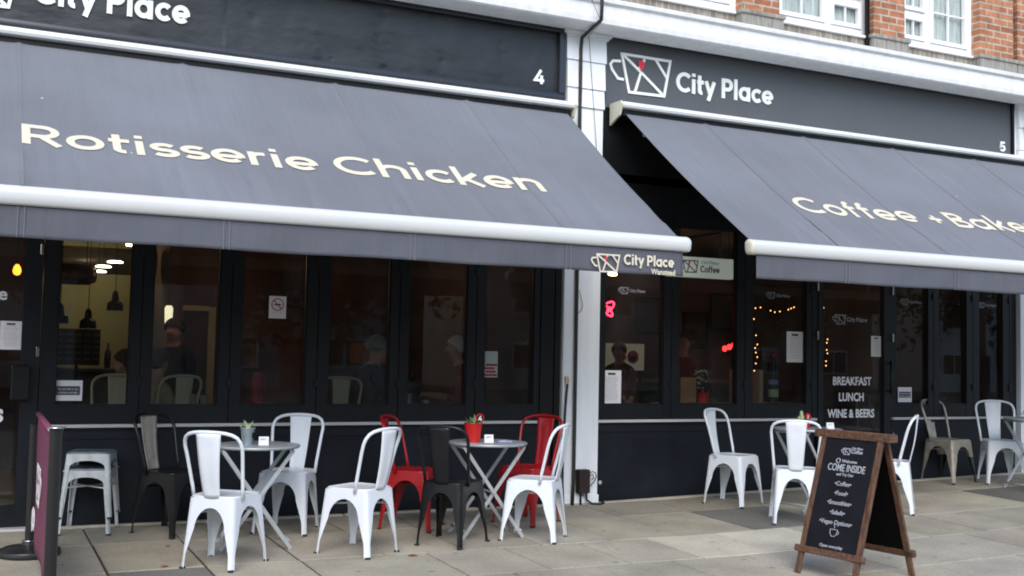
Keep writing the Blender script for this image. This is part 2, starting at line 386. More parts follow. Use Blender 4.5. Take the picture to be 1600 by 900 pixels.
# ------------------------------------------------------------------ stroke lettering (geometric sans)
def arc(cx, cy, rx, ry, a0, a1, n=14):
    return [(cx+rx*math.cos(rad(a0+(a1-a0)*i/n)), cy+ry*math.sin(rad(a0+(a1-a0)*i/n))) for i in range(n+1)]
XH = .72
def glyph(ch, sw):
    h = sw/2; r = XH/2-h; c = XH/2
    if ch == 'c': return .66, [arc(c, c, r, r, 42, 318)]
    if ch == 'o': return .76, [arc(c, c, r, r, 0, 360, 26)]
    if ch == 'e': return .74, [[(c-r+.02, c-.02), (c+r, c-.02)] , arc(c, c, r, r, -12, 318, 24)]
    if ch == 'a': return .80, [arc(c, c, r, r, 0, 360, 26), [(XH-h, 0), (XH-h, XH)]]
    if ch == 'i': return .30, [[(.13, 0), (.13, XH)], [(.13, .84), (.13, 1.0)]]
    if ch == 'l': return .30, [[(.13, 0), (.13, 1.04)]]
    if ch == 't': return .46, [[(.17, .95), (.17, .20)] + arc(.30, .20, .13, .20-h, 180, 285, 6), [(.02, XH-h), (.42, XH-h)]]
    if ch == 'f': return .46, [[(.17, 0), (.17, .78)] + arc(.32, .80, .15, .17, 180, 80, 6), [(.02, XH-h), (.40, XH-h)]]
    if ch == 'y': return .66, [[(.08, XH), (.34, .06)], [(.60, XH), (.24, -.24)]]
    if ch == 'r': return .46, [[(.11, 0), (.11, XH)], arc(.36, XH-.28, .25, .28-h, 180, 80, 7)]
    if ch == 'n': return .72, [[(.11, 0), (.11, XH)], arc(.35, XH-.27, .24, .27-h, 180, 0, 12) + [(.59, 0)]]
    if ch == 'h': return .72, [[(.11, 0), (.11, 1.04)], arc(.35, XH-.27, .24, .27-h, 180, 0, 12) + [(.59, 0)]]
    if ch == 'k': return .66, [[(.11, 0), (.11, 1.04)], [(.16, .26), (.56, XH)], [(.26, .36), (.60, 0)]]
    if ch == 's':
        ry = (XH-h-XH/2)/2
        return .58, [arc(.28, XH/2+ry, .20, ry, 32, 262, 14) + arc(.29, XH/2-ry, .21, ry, 82, -148, 14)]
    if ch == 'C': return .90, [arc(.5, .5, .5-h, .5-h, 44, 316, 22)]
    if ch == 'P': return .74, [[(.11, 0), (.11, 1)], [(.11, 1-h), (.38, 1-h)] + arc(.38, .68, .32-h, .32-h, 90, -90, 12) + [(.11, .36+h)]]
    if ch == 'R': return .80, [[(.11, 0), (.11, 1)], [(.11, 1-h), (.40, 1-h)] + arc(.40, .68, .32-h, .32-h, 90, -90, 12) + [(.11, .36+h)], [(.40, .40), (.70, 0)]]
    if ch == 'B': return .78, [[(.11, 0), (.11, 1)], [(.11, 1-h), (.38, 1-h)] + arc(.38, .75, .22, .25-h, 90, -90, 10) + [(.11, .5)], [(.11, .5), (.42, .5)] + arc(.42, .26, .25, .26-h+.01, 90, -90, 10) + [(.11, h)]]
    if ch == '+': return .62, [[(.30, .12), (.30, .64)], [(.04, .38), (.56, .38)]]
    if ch == '4': return .76, [[(.50, 1), (.04, .26), (.74, .26)], [(.54, 0), (.54, .62)]]
    if ch == '5': return .70, [[(.62, 1-h), (.16, 1-h), (.12, .56)] + arc(.32, .33, .29, .33-h, 140, -140, 16)]
    return .36, []

def ribbon(mb, pts, hw, z, dz, X, T=None, mi=0, closed=False):
    """flat stroke of half width hw around pts (2d), front at +z, extruded back by dz; X maps (x,y,z)->3d"""
    n = len(pts); L = []; R = []
    P = [Vector((a, b)) for a, b in pts]
    P = [P[0]]+[q for p, q in zip(P[:-1], P[1:]) if (q-p).length > 1e-5]; n = len(P)
    closed = closed or (P[0]-P[-1]).length < 1e-6
    if (P[0]-P[-1]).length < 1e-6: P = P[:-1]; n -= 1
    for i in range(n):
        a = P[i-1] if (i > 0 or closed) else None; b = P[(i+1) % n] if (i < n-1 or closed) else None
        d1 = (P[i]-a).normalized() if a is not None else None; d2 = (b-P[i]).normalized() if b is not None else None
        if d1 is None: d1 = d2
        if d2 is None: d2 = d1
        t = (d1+d2); t = t.normalized() if t.length > 1e-6 else d1
        nrm = Vector((-t.y, t.x)); k = hw/max(.45, nrm.dot(Vector((-d1.y, d1.x))))
        L.append(P[i]+nrm*k); R.append(P[i]-nrm*k)
    vs = []
    for l, r in zip(L, R): vs += [X(l.x, l.y, z), X(r.x, r.y, z), X(l.x, l.y, z-dz), X(r.x, r.y, z-dz)]
    fs = []
    for i in range(n if closed else n-1):
        a = 4*i; b = 4*((i+1) % n)
        fs += [(a, b, b+1, a+1), (a, a+2, b+2, b), (a+1, b+1, b+3, a+3)]
    if not closed: fs += [(0, 1, 3, 2), (4*n-4, 4*n-2, 4*n-1, 4*n-3)]
    mb.add(vs, fs, mi)

def lettering(mb, text, X, height, x0=0, width=None, sw=.17, depth=.004, xs=1.0, track=.02, fine=0):
    tot = sum(glyph(c, sw)[0]+track for c in text)
    k = (width/(tot*height)) if width else xs
    x = x0; lift = 0
    def dense(pts):
        if not fine: return pts
        o = [pts[0]]
        for p, q in zip(pts[:-1], pts[1:]):
            k_ = max(1, int(math.hypot(q[0]-p[0], q[1]-p[1])/fine))
            o += [(p[0]+(q[0]-p[0])*i/k_, p[1]+(q[1]-p[1])*i/k_) for i in range(1, k_+1)]
        return o
    for c in text:
        adv, st = glyph(c, sw)
        for s_ in st:
            pts = [(x+px*height*k, py*height) for px, py in s_]
            ribbon(mb, dense(pts), sw*height/2*(1+(k-1)*.45), depth+lift, depth, X); lift = (lift+.0004) % .0024
        x += (adv+track)*height*k
    return x

CUP = dict(handle=[(.190, .293), (.104, .286), (.076, .250), (.092, .206), (.160, .125), (.225, .122)],
           body=[(.200, .365), (.745, .365), (.680, .018), (.285, .010), (.200, .365)],
           diag1=[(.225, .350), (.415, .215), (.660, .030)], stem=[(.415, .215), (.350, .020)],
           diag2=[(.575, .362), (.712, .190)], tick=[(.395, .250), (.455, .345)])
def cup_logo(mb, X, s=1.0, x0=0, y0=0, pin=1, hw=.0125, depth=.004):
    """mug logo, .7 m wide at s=1, lower left at x0,y0; material slot `pin` for the red marker"""
    lift = 0
    for k, pts in CUP.items():
        ribbon(mb, [(x0+a*s, y0+b*s) for a, b in pts], hw*s, depth+lift, depth, X, closed=(k == 'body')); lift += .0004
    if pin is not None:
        cx, cy, r = x0+.415*s, y0+.295*s, .036*s
        ring = [(cx+r*math.cos(a*PI/8), cy+r*math.sin(a*PI/8)) for a in range(16)]
        vs = [X(a, b, depth+.004) for a, b in ring]; mb.add(vs, [tuple(range(16))], pin)
        vs = [X(cx-r*.75, cy-r*.6, depth+.0046), X(cx, cy-r*2.2, depth+.0046), X(cx+r*.75, cy-r*.6, depth+.0046)]; mb.add(vs, [(0, 1, 2)], pin)

def font_text(name, body, size, X3, mat_, parent, align='LEFT', bold=0, ext=.0008, sx=1.0):
    """small writing converted to a mesh; X3 = 4x4 placing local XY"""
    cu = bpy.data.curves.new(name, 'FONT'); cu.body = body; cu.size = size; cu.align_x = align; cu.extrude = ext; cu.offset = bold*size; cu.resolution_u = 3
    o = bpy.data.objects.new(name, cu); COL.objects.link(o)
    bpy.context.view_layer.update()
    me = bpy.data.meshes.new_from_object(o.evaluated_get(bpy.context.evaluated_depsgraph_get()))
    bpy.data.objects.remove(o); me.materials.clear(); me.materials.append(mat_)
    for v in me.vertices: v.co.x *= sx
    me.transform(X3)
    me.name = name
    return link(name, me, parent)

def wallmap(y):         # (x, z, out) on a facade plane facing -Y
    return lambda a, b, c: (a, y-c, b)
def wallmat(x, y, z):   # matrix for font text on a facade plane facing -Y
    return Matrix.Translation((x, y, z)) @ Matrix.Rotation(PI/2, 4, 'X')

# ================================================================== SETTING: ground
def paving():
    base = MB(); slabs = []
    rnd = random.Random(3)
    ys = [-.02, -.085, -.74, -1.655, -2.41, -3.17, -4.05, -4.8, -5.6, -6.35, -7.1, -8.0, -8.9, -9.8, -10.7, -11.6, -12.5, -13.4, -14.0]
    xs0 = [-13.2+.6*i for i in range(0, 21)]   # ... -4.4,-3.8,-3.2...
    xs0 = [round(-4.395-.597*k, 3) for k in range(14, 0, -1)] + [-4.395, -3.805, -3.198, -2.61, -2.02, -1.41, -.808, -.2, .52, 1.35, 1.96, 2.52, 3.14, 3.79, 4.5, 5.1, 5.7, 6.3, 6.9, 7.5, 8.1, 8.7, 9.3, 9.9, 10.5]
    mb = MB(); tones = []
    g_ = .006
    for j in range(len(ys)-1):
        y1, y0 = ys[j], ys[j+1]
        if j == 0: xs = [-12+1.2*i for i in range(19)]
        elif j in (1, 2): xs = xs0
        elif j == 3: xs = [x+.0 if x < -3 else x+.29 for x in xs0]
        else: xs = [x+(.3 if j % 2 else 0) for x in xs0]
        for a, b in zip(xs[:-1], xs[1:]):
            base_c = Vector((.340, .315, .252)); k = rnd.uniform(.90, 1.08)
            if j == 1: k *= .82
            if j == 0: k *= 1.18
            cx, cy = (a+b)/2, (y0+y1)/2
            if j == 2 and -4.4 <= cx < -3.9: k = .95
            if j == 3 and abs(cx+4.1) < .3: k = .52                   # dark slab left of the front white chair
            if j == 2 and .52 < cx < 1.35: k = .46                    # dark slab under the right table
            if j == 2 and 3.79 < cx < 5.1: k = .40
            if j == 3 and -.3 < cx < .6: k = 1.45                     # new pale slab
            if j == 3 and cx > .8: k *= .95
            if rnd.random() < .10 and cy < -2.5: k *= .8
            tint = Vector((1+rnd.uniform(-.02, .03), 1, 1+rnd.uniform(-.05, .04)))
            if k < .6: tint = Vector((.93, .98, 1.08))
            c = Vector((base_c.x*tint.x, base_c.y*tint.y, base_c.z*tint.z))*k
            dz = rnd.uniform(-.0015, .0025) if j else .012
            gx = rnd.uniform(.003, .011); gy = rnd.uniform(.002, .008)
            x0_, x1_, ya, yb = a+gx, b-gx, y0+gy, y1-gy
            if j == 3 and x1_ > .55 and x0_ < .6 and False: pass
            tl = rnd.uniform(-.003, .003)
            sub = 3; B = .004
            P = []
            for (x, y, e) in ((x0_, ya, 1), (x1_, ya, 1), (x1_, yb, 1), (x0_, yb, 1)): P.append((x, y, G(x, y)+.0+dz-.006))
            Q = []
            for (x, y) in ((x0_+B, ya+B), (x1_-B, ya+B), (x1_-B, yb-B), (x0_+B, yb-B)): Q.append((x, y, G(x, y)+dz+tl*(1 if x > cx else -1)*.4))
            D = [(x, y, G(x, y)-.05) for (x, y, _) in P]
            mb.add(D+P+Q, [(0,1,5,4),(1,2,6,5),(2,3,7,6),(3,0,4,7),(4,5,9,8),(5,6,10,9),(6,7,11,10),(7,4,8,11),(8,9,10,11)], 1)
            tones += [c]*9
            if a < 0 < b:   # keep the crease of the ground at x=0 inside a split slab
                pass
    nb = len(mb.f)
    # bed of grit below the slabs
    mb2 = MB()
    xa, xb = -14, 12
    gx_ = [xa, 0, xb]; gy_ = [.0, -14.15]
    vs = [(x, y, G(x, y)-.008) for y in gy_ for x in gx_]
    mb.add(vs, [(0, 1, 4, 3), (1, 2, 5, 4)], 0)
    tones += [Vector((.05, .04, .03))]*2
    me = bpy.data.meshes.new('pavement'); me.from_pydata(mb.v, [], mb.f)
    me.materials.append(K['mortar']); me.materials.append(K['slab'])
    bm = bmesh.new(); bm.from_mesh(me); bmesh.ops.recalc_face_normals(bm, faces=bm.faces); bm.to_mesh(me); bm.free()
    at = me.attributes.new('tone', 'FLOAT_COLOR', 'CORNER')
    for i, p in enumerate(me.polygons):
        p.material_index = mb.m[i]; c = tones[i]
        for li in p.loop_indices: at.data[li].color = (c.x, c.y, c.z, 1)
    tag(link('pavement', me), kind='structure')
paving()
zk = G(0, -14)
tag(MB().box((-60, -14.3, zk-.3), (60, -14.16, zk-.004), bev=.02).build('kerb', K['kerb']), kind='structure')
tag(MB().add([(-60, -14.3, zk-.12), (60, -14.3, zk-.12), (60, -22, zk-.1), (-60, -22, zk-.1)], [(0, 1, 2, 3)]).build('road', K['asphalt']), kind='structure')
tag(MB().add([(-200, 120, zk-.34), (200, 120, zk-.34), (200, -220, zk-.34), (-200, -220, zk-.34)], [(0, 1, 2, 3)]).build('ground', K['earth']), kind='structure')
tag(MB().box((-60, -23.5, zk-.3), (60, -22.0, zk-.0)).box((-80, -70, zk-.3), (85, -23.5, zk-.02)).build('far_verge_ground', K['earth']), kind='structure')

# trees across the road (they are what the windows mirror)
def far_tree(x, y, h, seed, label):
    r = random.Random(seed); t = thing('park_tree', label, 'tree', (x, y, zk-.02), 0, 'trees across the road')
    mb = MB(); mb.tube([(0, 0, 0), (.05, 0, h*.25), (0, .1, h*.5), (.1, 0, h*.7)], [.28, .22, .16, .08], 8)
    for k in range(6):
        a = r.uniform(0, 2*PI); z0 = h*r.uniform(.3, .55)
        mb.tube([(0, 0, z0), (math.cos(a)*h*.14, math.sin(a)*h*.14, z0+h*.14), (math.cos(a)*h*.26, math.sin(a)*h*.26, z0+h*.2)], [.1, .07, .03], 6)
    mb.build('trunk', K['bark'], t, True)
    mb = MB()
    cl = [(r.uniform(-1, 1)*h*.26, r.uniform(-1, 1)*h*.26, h*r.uniform(.30, .92), h*r.uniform(.09, .17)) for _ in range(26)]
    for cx, cy, cz, cr in cl:
        for _ in range(120):
            d = Vector((r.gauss(0, 1), r.gauss(0, 1), r.gauss(0, 1))).normalized()*cr*r.uniform(.5, 1.05)
            c = Vector((cx, cy, cz))+d; s_ = r.uniform(.10, .24)
            a = Vector((r.gauss(0, 1), r.gauss(0, 1), r.gauss(0, 1))).normalized(); b = a.orthogonal().normalized()
            mb.add([c-a*s_, c+b*s_*.6, c+a*s_, c-b*s_*.6], [(0, 1, 2, 3)])
    mb.build('crown', K['leaf_dark'], t, fix=False)
for i, (x, y, h) in enumerate([(-26, -27, 9), (-18, -29, 11), (-10, -26, 10), (-3, -28, 12), (5, -27, 9.5), (12, -29, 11), (20, -26, 10), (28, -30, 12), (37, -28, 11)]):
    far_tree(x, y, h, 50+i, 'broad park tree number %s from the left beyond the road' % ['one', 'two', 'three', 'four', 'five', 'six', 'seven', 'eight', 'nine'][i])

HL = ['unseen cream rendered house farthest left across the road', 'unseen red brick house across the road, second from the left', 'unseen white rendered house across the road, third from the left', 'unseen pale grey house across the road in the middle', 'unseen cream rendered house across the road, third from the right', 'unseen brick house across the road, second from the right', 'unseen white rendered house farthest right across the road']
for k in range(7):  # unseen houses, added for pale patches in the window reflections
    x0 = -38+k*13.5; hw = 9.5; hh = 5.4+.5*(k % 3); y0 = -37
    t = thing('house', HL[k], 'house', (x0, y0, zk-.02), 0, 'unseen houses added for reflections')
    wm = [mat('cream_render', (.62, .58, .48), .9, noise=(1, .1)), K['brick'], mat('white_render', (.72, .72, .70), .9, noise=(1, .08)), mat('grey_render', (.45, .46, .47), .9, noise=(1, .08))][k % 4]
    MB().box((0, -8, 0), (hw, 0, hh)).build('wall', wm, t)
    MB().add([(-.4, .4, hh), (hw+.4, .4, hh), (hw+.4, -8.4, hh), (-.4, -8.4, hh), (-.4, -4, hh+2.4), (hw+.4, -4, hh+2.4)], [(0, 1, 5, 4), (2, 3, 4, 5), (0, 4, 3), (1, 2, 5), (0, 3, 2, 1)]).build('roof', K['kerb'], t)
    for wx in (1.2, 5.8):
        for wz in (.9, 3.5):
            f = MB().box((wx, .0, wz), (wx+1.9, .06, wz+1.3)).build('window', K['upvc'], t); MB().box((wx+.12, .061, wz+.12), (wx+.9, .07, wz+1.18)).box((wx+1.0, .061, wz+.12), (wx+1.78, .07, wz+1.18)).build('pane', K['dark_frame'], f)
    MB().box((4.0, .0, 0), (5.0, .07, 2.1)).build('door', K['red_gloss'] if k % 2 else K['dark_frame'], t)
mb = MB(); rr = random.Random(77)  # unseen leaf mass, added to darken what the shop windows mirror
for k in range(9000):
    x = rr.uniform(-70, 75); z = zk+rr.uniform(0, 1)**1.2*7.0*(1+.15*math.sin(x*.4)); y = -54+rr.uniform(-2, 2); s_ = rr.uniform(.3, .7)
    a = Vector((rr.gauss(0, 1), rr.gauss(0, 1), rr.gauss(0, 1))).normalized(); b = a.orthogonal().normalized(); c = Vector((x, y, z))
    mb.add([c-a*s_, c+b*s_*.7, c+a*s_, c-b*s_*.7], [(0, 1, 2, 3)])
mb.box((-75, -58, zk-.1), (80, -57.5, zk+6))
tag(mb.build('foliage_backdrop', K['leaf_dark'], fix=False), kind='stuff')

# ================================================================== THE BUILDING
bld = thing('brick_building', 'orange brick parade building with white cornice, white pilasters and white upper windows', 'building', (0, 0, 0))
XL, XR = -11.8, 11.0
# wall above the cornice, between and behind the piers
UW = [(-8.0, -6.65), (-6.3, -4.95), (-4.6, -3.25), (-2.9, -1.55), (-.02, 1.545), (2.0, 3.262), (3.70, 4.835), (5.9, 7.2), (7.6, 8.9)]
mb = MB(); ZS, ZT = 4.80, 6.35
edges = [XL]+[e for ab in UW for e in ab]+[XR]
for i in range(0, len(edges), 2): mb.box((edges[i], .10, 4.58), (edges[i+1], .40, ZT))
for a, b in UW: mb.box((a, .10, 4.58), (b, .40, 4.775))
mb.box((XL, .10, ZT), (XR, .40, 9.5)); mb.build('wall', K['brick'], bld)
# solid mass of the building behind (roof slab and side walls)
mb = MB(); mb.box((XL, .40, 4.2), (XL+.3, 9, 9.5)); mb.box((XR-.3, .40, 4.2), (XR, 9, 9.5)); mb.box((XL, 8.7, 0), (XR, 9, 9.5)); mb.box((XL, .1, 9.5), (XR, 9, 9.7)); mb.box((XL, -.0, 2.97), (XR, 8.7, 3.05))
mb.box((XL, .05, -.3), (-6.36, .4, 4.3)); mb.box((5.92, .05, -.3), (XR, .4, 4.3)); mb.build('rear_wall', K['brick'], bld)
# brick piers with stone base
PIERS = [(-8.5, -8.0), (-6.65, -6.3), (-4.95, -4.6), (-3.25, -2.9), (-1.55, -1.1), (1.545, 2.0), (3.262, 3.70), (4.835, 5.365), (5.44, 5.9), (7.2, 7.6), (8.9, 9.4)]
for a, b in PIERS:
    mb = MB(); mb.box((a, -.10, 4.80), (b, .098, 9.4)); o = mb.build('brick_pier', K['brick'], bld)
    mb = MB(); mb.box((a-.03, -.13, 4.58), (b+.03, .097, 4.755)); mb.build('pier_base', K['stone'], o)
    mb = MB(); mb.box((a-.05, -.15, 4.757), (b+.05, .096, 4.798), bev=.008); mb.build('pier_cap', K['stone'], o)
mb = MB()
mb.box((XL, -.02, 4.56), (XR, .095, 4.76)); mb.build('soldier_course', K['soldier'], bld)
# upper windows
def upper_window(a, b, small_left):
    o = MB().box((a, .02, ZS-.01), (a+.075, .09, ZT)).box((b-.075, .02, ZS-.01), (b, .09, ZT)).box((a+.0751, .02, ZS-.01), (b-.0751, .09, ZS+.065)).box((a+.0751, .02, ZT-.07), (b-.0751, .09, ZT)).build('window', K['upvc'], bld)
    w_ = b-a; m = a+w_*(.40 if small_left else .58)
    fr = MB(); fr.box((m-.035, .025, ZS+.0655), (m+.035, .088, ZT-.071))
    cells = []
    L, R_ = (a+.076, m-.036), (m+.036, b-.076)
    sm, lg = (L, R_) if small_left else (R_, L)
    zt = ZS+.36
    cells += [(sm[0], sm[1], ZS+.067, zt-.03), (sm[0], sm[1], zt+.03, ZT-.072), (lg[0], lg[1], ZS+.067, ZT-.072)]
    fr.box((sm[0], .025, zt-.029), (sm[1], .088, zt+.029))
    for (x0, x1, z0, z1) in cells:     # casement sashes
        t_ = .045
        fr.box((x0+.002, .004, z0+.002), (x0+t_, .05, z1-.002)).box((x1-t_, .004, z0+.002), (x1-.002, .05, z1-.002))
        fr.box((x0+t_+.001, .004, z0+.002), (x1-t_-.001, .05, z0+t_)).box((x0+t_+.001, .004, z1-t_), (x1-t_-.001, .05, z1-.002))
        fr.box(((x0+x1)/2-.008, .015, z0+t_+.001), ((x0+x1)/2+.008, .04, z1-t_-.001))
        if z1-z0 > .6:
            k = max(1, int((z1-z0)/.42))
            for q in range(1, k+1):
                zz = z0+(z1-z0)*q/(k+1); fr.box((x0+t_+.001, .017, zz-.008), ((x0+x1)/2-.0085, .04, zz+.008)).box(((x0+x1)/2+.0085, .017, zz-.008), (x1-t_-.001, .04, zz+.008))
    fr.build('sash_frame', K['upvc'], o)
    MB().box((a+.07, .045, ZS+.06), (b-.07, .05, ZT-.06)).build('pane', K['glass'], o)
    # net curtain in soft folds
    cb = MB(); n = 40; vs = []; fs = []
    for i in range(n+1):
        x = a+.077+(b-a-.154)*i/n; y = .072+.010*math.sin(i*1.9)+.005*math.sin(i*.7)
        vs += [(x, y, ZS-.02), (x, y, ZT)]
    for i in range(n): fs.append((2*i, 2*i+2, 2*i+3, 2*i+1))
    cb.add(vs, fs).build('net_curtain', K['curtain'], o, True)
    MB().box((a-.02, -.055, ZS-.038), (b+.04, .094, ZS-.012), bev=.006).build('sill', K['upvc'], o)
for i, (a, b) in enumerate(UW): upper_window(a, b, i % 2 == 0 and i != 5)
# cornice
mb = MB()
prof = [(-.0, 4.343), (-.05, 4.340), (-.06, 4.315), (-.20, 4.318), (-.315, 4.322), (-.335, 4.335), (-.345, 4.38), (-.355, 4.495), (-.372, 4.508), (-.385, 4.515), (-.392, 4.548), (-.37, 4.560), (.098, 4.60), (.098, 4.343)]
mb.extrude_x(prof, XL, XR, seg=1); mb.build('cornice', K['cornice'], bld)
# pilasters
def pilaster(a, b):
    zb = G((a+b)/2, 0)-.04
    mb = MB()
    mb.box((a+.015, -.055, zb), (b-.015, .12, 3.615)); z = 3.62
    for z0, z1, e in ((3.617, 3.79, .004), (3.792, 4.045, .010), (4.047, 4.30, .018)):
        mb.extrude_x([(-.058, z0), (-.074-.0, z0+.002), (-.060, z1-.004), (-.060, z1), (.12, z1), (.12, z0)], a+.012-e, b-.012+e)
    mb.box((a-.02, -.085, 4.262), (b+.02, .12, 4.285)).box((a-.04, -.11, 4.2852), (b+.04, .12, 4.3138))
    mb.box((a+.005, -.066, zb), (b-.005, .121, zb+.12))
    mb.build('pilaster', K['white_paint'], bld)
pilaster(-.405, 0.0); pilaster(5.5, 5.92); pilaster(-6.36, -5.95)

# ================================================================== FASCIA SIGNS
def frame_rect(mb, x0, x1, z0, z1, t, y0, y1, mi=0):
    mb.extrude_x([(y1, z1-t), (y0+.012, z1-t), (y0, z1-t*.6), (y0, z1-t*.3), (y0+.012, z1), (y1, z1)], x0, x1, mi)
    mb.extrude_x([(y1, z0), (y0+.012, z0), (y0, z0+t*.3), (y0, z0+t*.6), (y0+.012, z0+t), (y1, z0+t)], x0, x1, mi)
    mb.box((x0, y0+.003, z0+t+.001), (x0+t, y1, z1-t-.001), mi).box((x1-t, y0+.003, z0+t+.001), (x1, y1, z1-t-.001), mi)
s4 = thing('fascia_sign', 'wrinkled glossy black shop fascia numbered 4 over the left awning', 'shop sign')
dr = random.Random(5); dents = []
for cx in (-3.3, -2.74, -2.18, -1.62, -1.05):
    for cz in (3.74, 3.86, 3.99, 4.12, 4.25): dents.append((cx+dr.uniform(-.03, .03), cz+dr.uniform(-.03, .03), dr.uniform(.022, .05), dr.uniform(-.006, .003)))
nx_, nz_ = 330, 40; vs = []; fs = []
for i in range(nx_+1):
    x = -5.94+5.51*i/nx_
    for j in range(nz_+1):
        z = 3.67+.665*j/nz_; h = .0022*math.sin(x*2.1+z*3)+.0012*math.sin(x*5.3-z*7)
        if x > -3.5:
            h += .0035*abs(math.sin((x+.5)*PI/.56))*math.sin(z*9+x*2)
            for cx, cz, r_, am in dents:
                q = ((x-cx)**2+(z-cz)**2)/(r_*r_)
                if q < 8: h += am*math.exp(-q)
        vs.append((x, -.020-h, z))
for i in range(nx_):
    for j in range(nz_): a = i*(nz_+1)+j; fs.append((a, a+nz_+1, a+nz_+2, a+1))
MB().add(vs, fs).box((-5.94, .0, 3.67), (-.43, .04, 4.335)).build('sign_board', K['vinyl'], s4, True, auto=.6)
mb = MB(); frame_rect(mb, -5.945, -.425, 3.655, 4.341, .062, -.075, -.021); mb.build('moulding', K['gloss_black'], s4, True, auto=.5)
mb = MB(); X = wallmap(-.026)
lettering(mb, 'City Place', X, .205, -4.90, 1.14, sw=.20, depth=.012)
mb.build('lettering', K['letter'], s4)
mb = MB(); cup_logo(mb, X, 1.0, -5.74, 3.785, depth=.012); 
for v in range(len(mb.v)): pass
mb.build('mug_logo', [K['letter'], K['red_pin']], s4)
for o in [c for c in s4.children if c.name.startswith('lettering')]: o.location.z = 3.862
mb = MB(); lettering(mb, '4', X, .128, -.722, sw=.2, depth=.01); o = mb.build('number_digit', K['letter'], s4); o.location.z = 3.785

s5 = thing('fascia_sign', 'flat matt grey shop fascia numbered 5 with mug logo', 'shop sign')
MB().box((.014, -.012, 3.66), (5.42, .04, 4.338)).build('sign_board', K['sign_grey'], s5)
mb = MB(); mb.box((.014, -.04, 4.318), (5.42, -.0125, 4.338)).box((5.421, -.04, 3.66), (5.455, .04, 4.338)).box((.003, -.04, 3.66), (.0135, .04, 4.338)); mb.build('moulding', K['black'], s5)
X = wallmap(-.0125)
mb = MB(); lettering(mb, 'City Place', X, .198, .818, 1.18, sw=.19, depth=.012); o = mb.build('lettering', K['letter'], s5); o.location.z = 3.903
mb = MB(); cup_logo(mb, X, 1.0, 0, 3.82, depth=.012); mb.build('mug_logo', [K['letter'], K['red_pin']], s5)
mb = MB(); lettering(mb, '5', X, .115, 5.245, sw=.2, depth=.01); o = mb.build('number_digit', K['letter'], s5); o.location.z = 3.757
MB().box((5.456, -.02, 3.62), (5.498, .12, 4.338)).box((-.43+.0, -.018, 3.62), (-.408, .12, 4.338)).build('side_trim', K['white_paint'], bld)

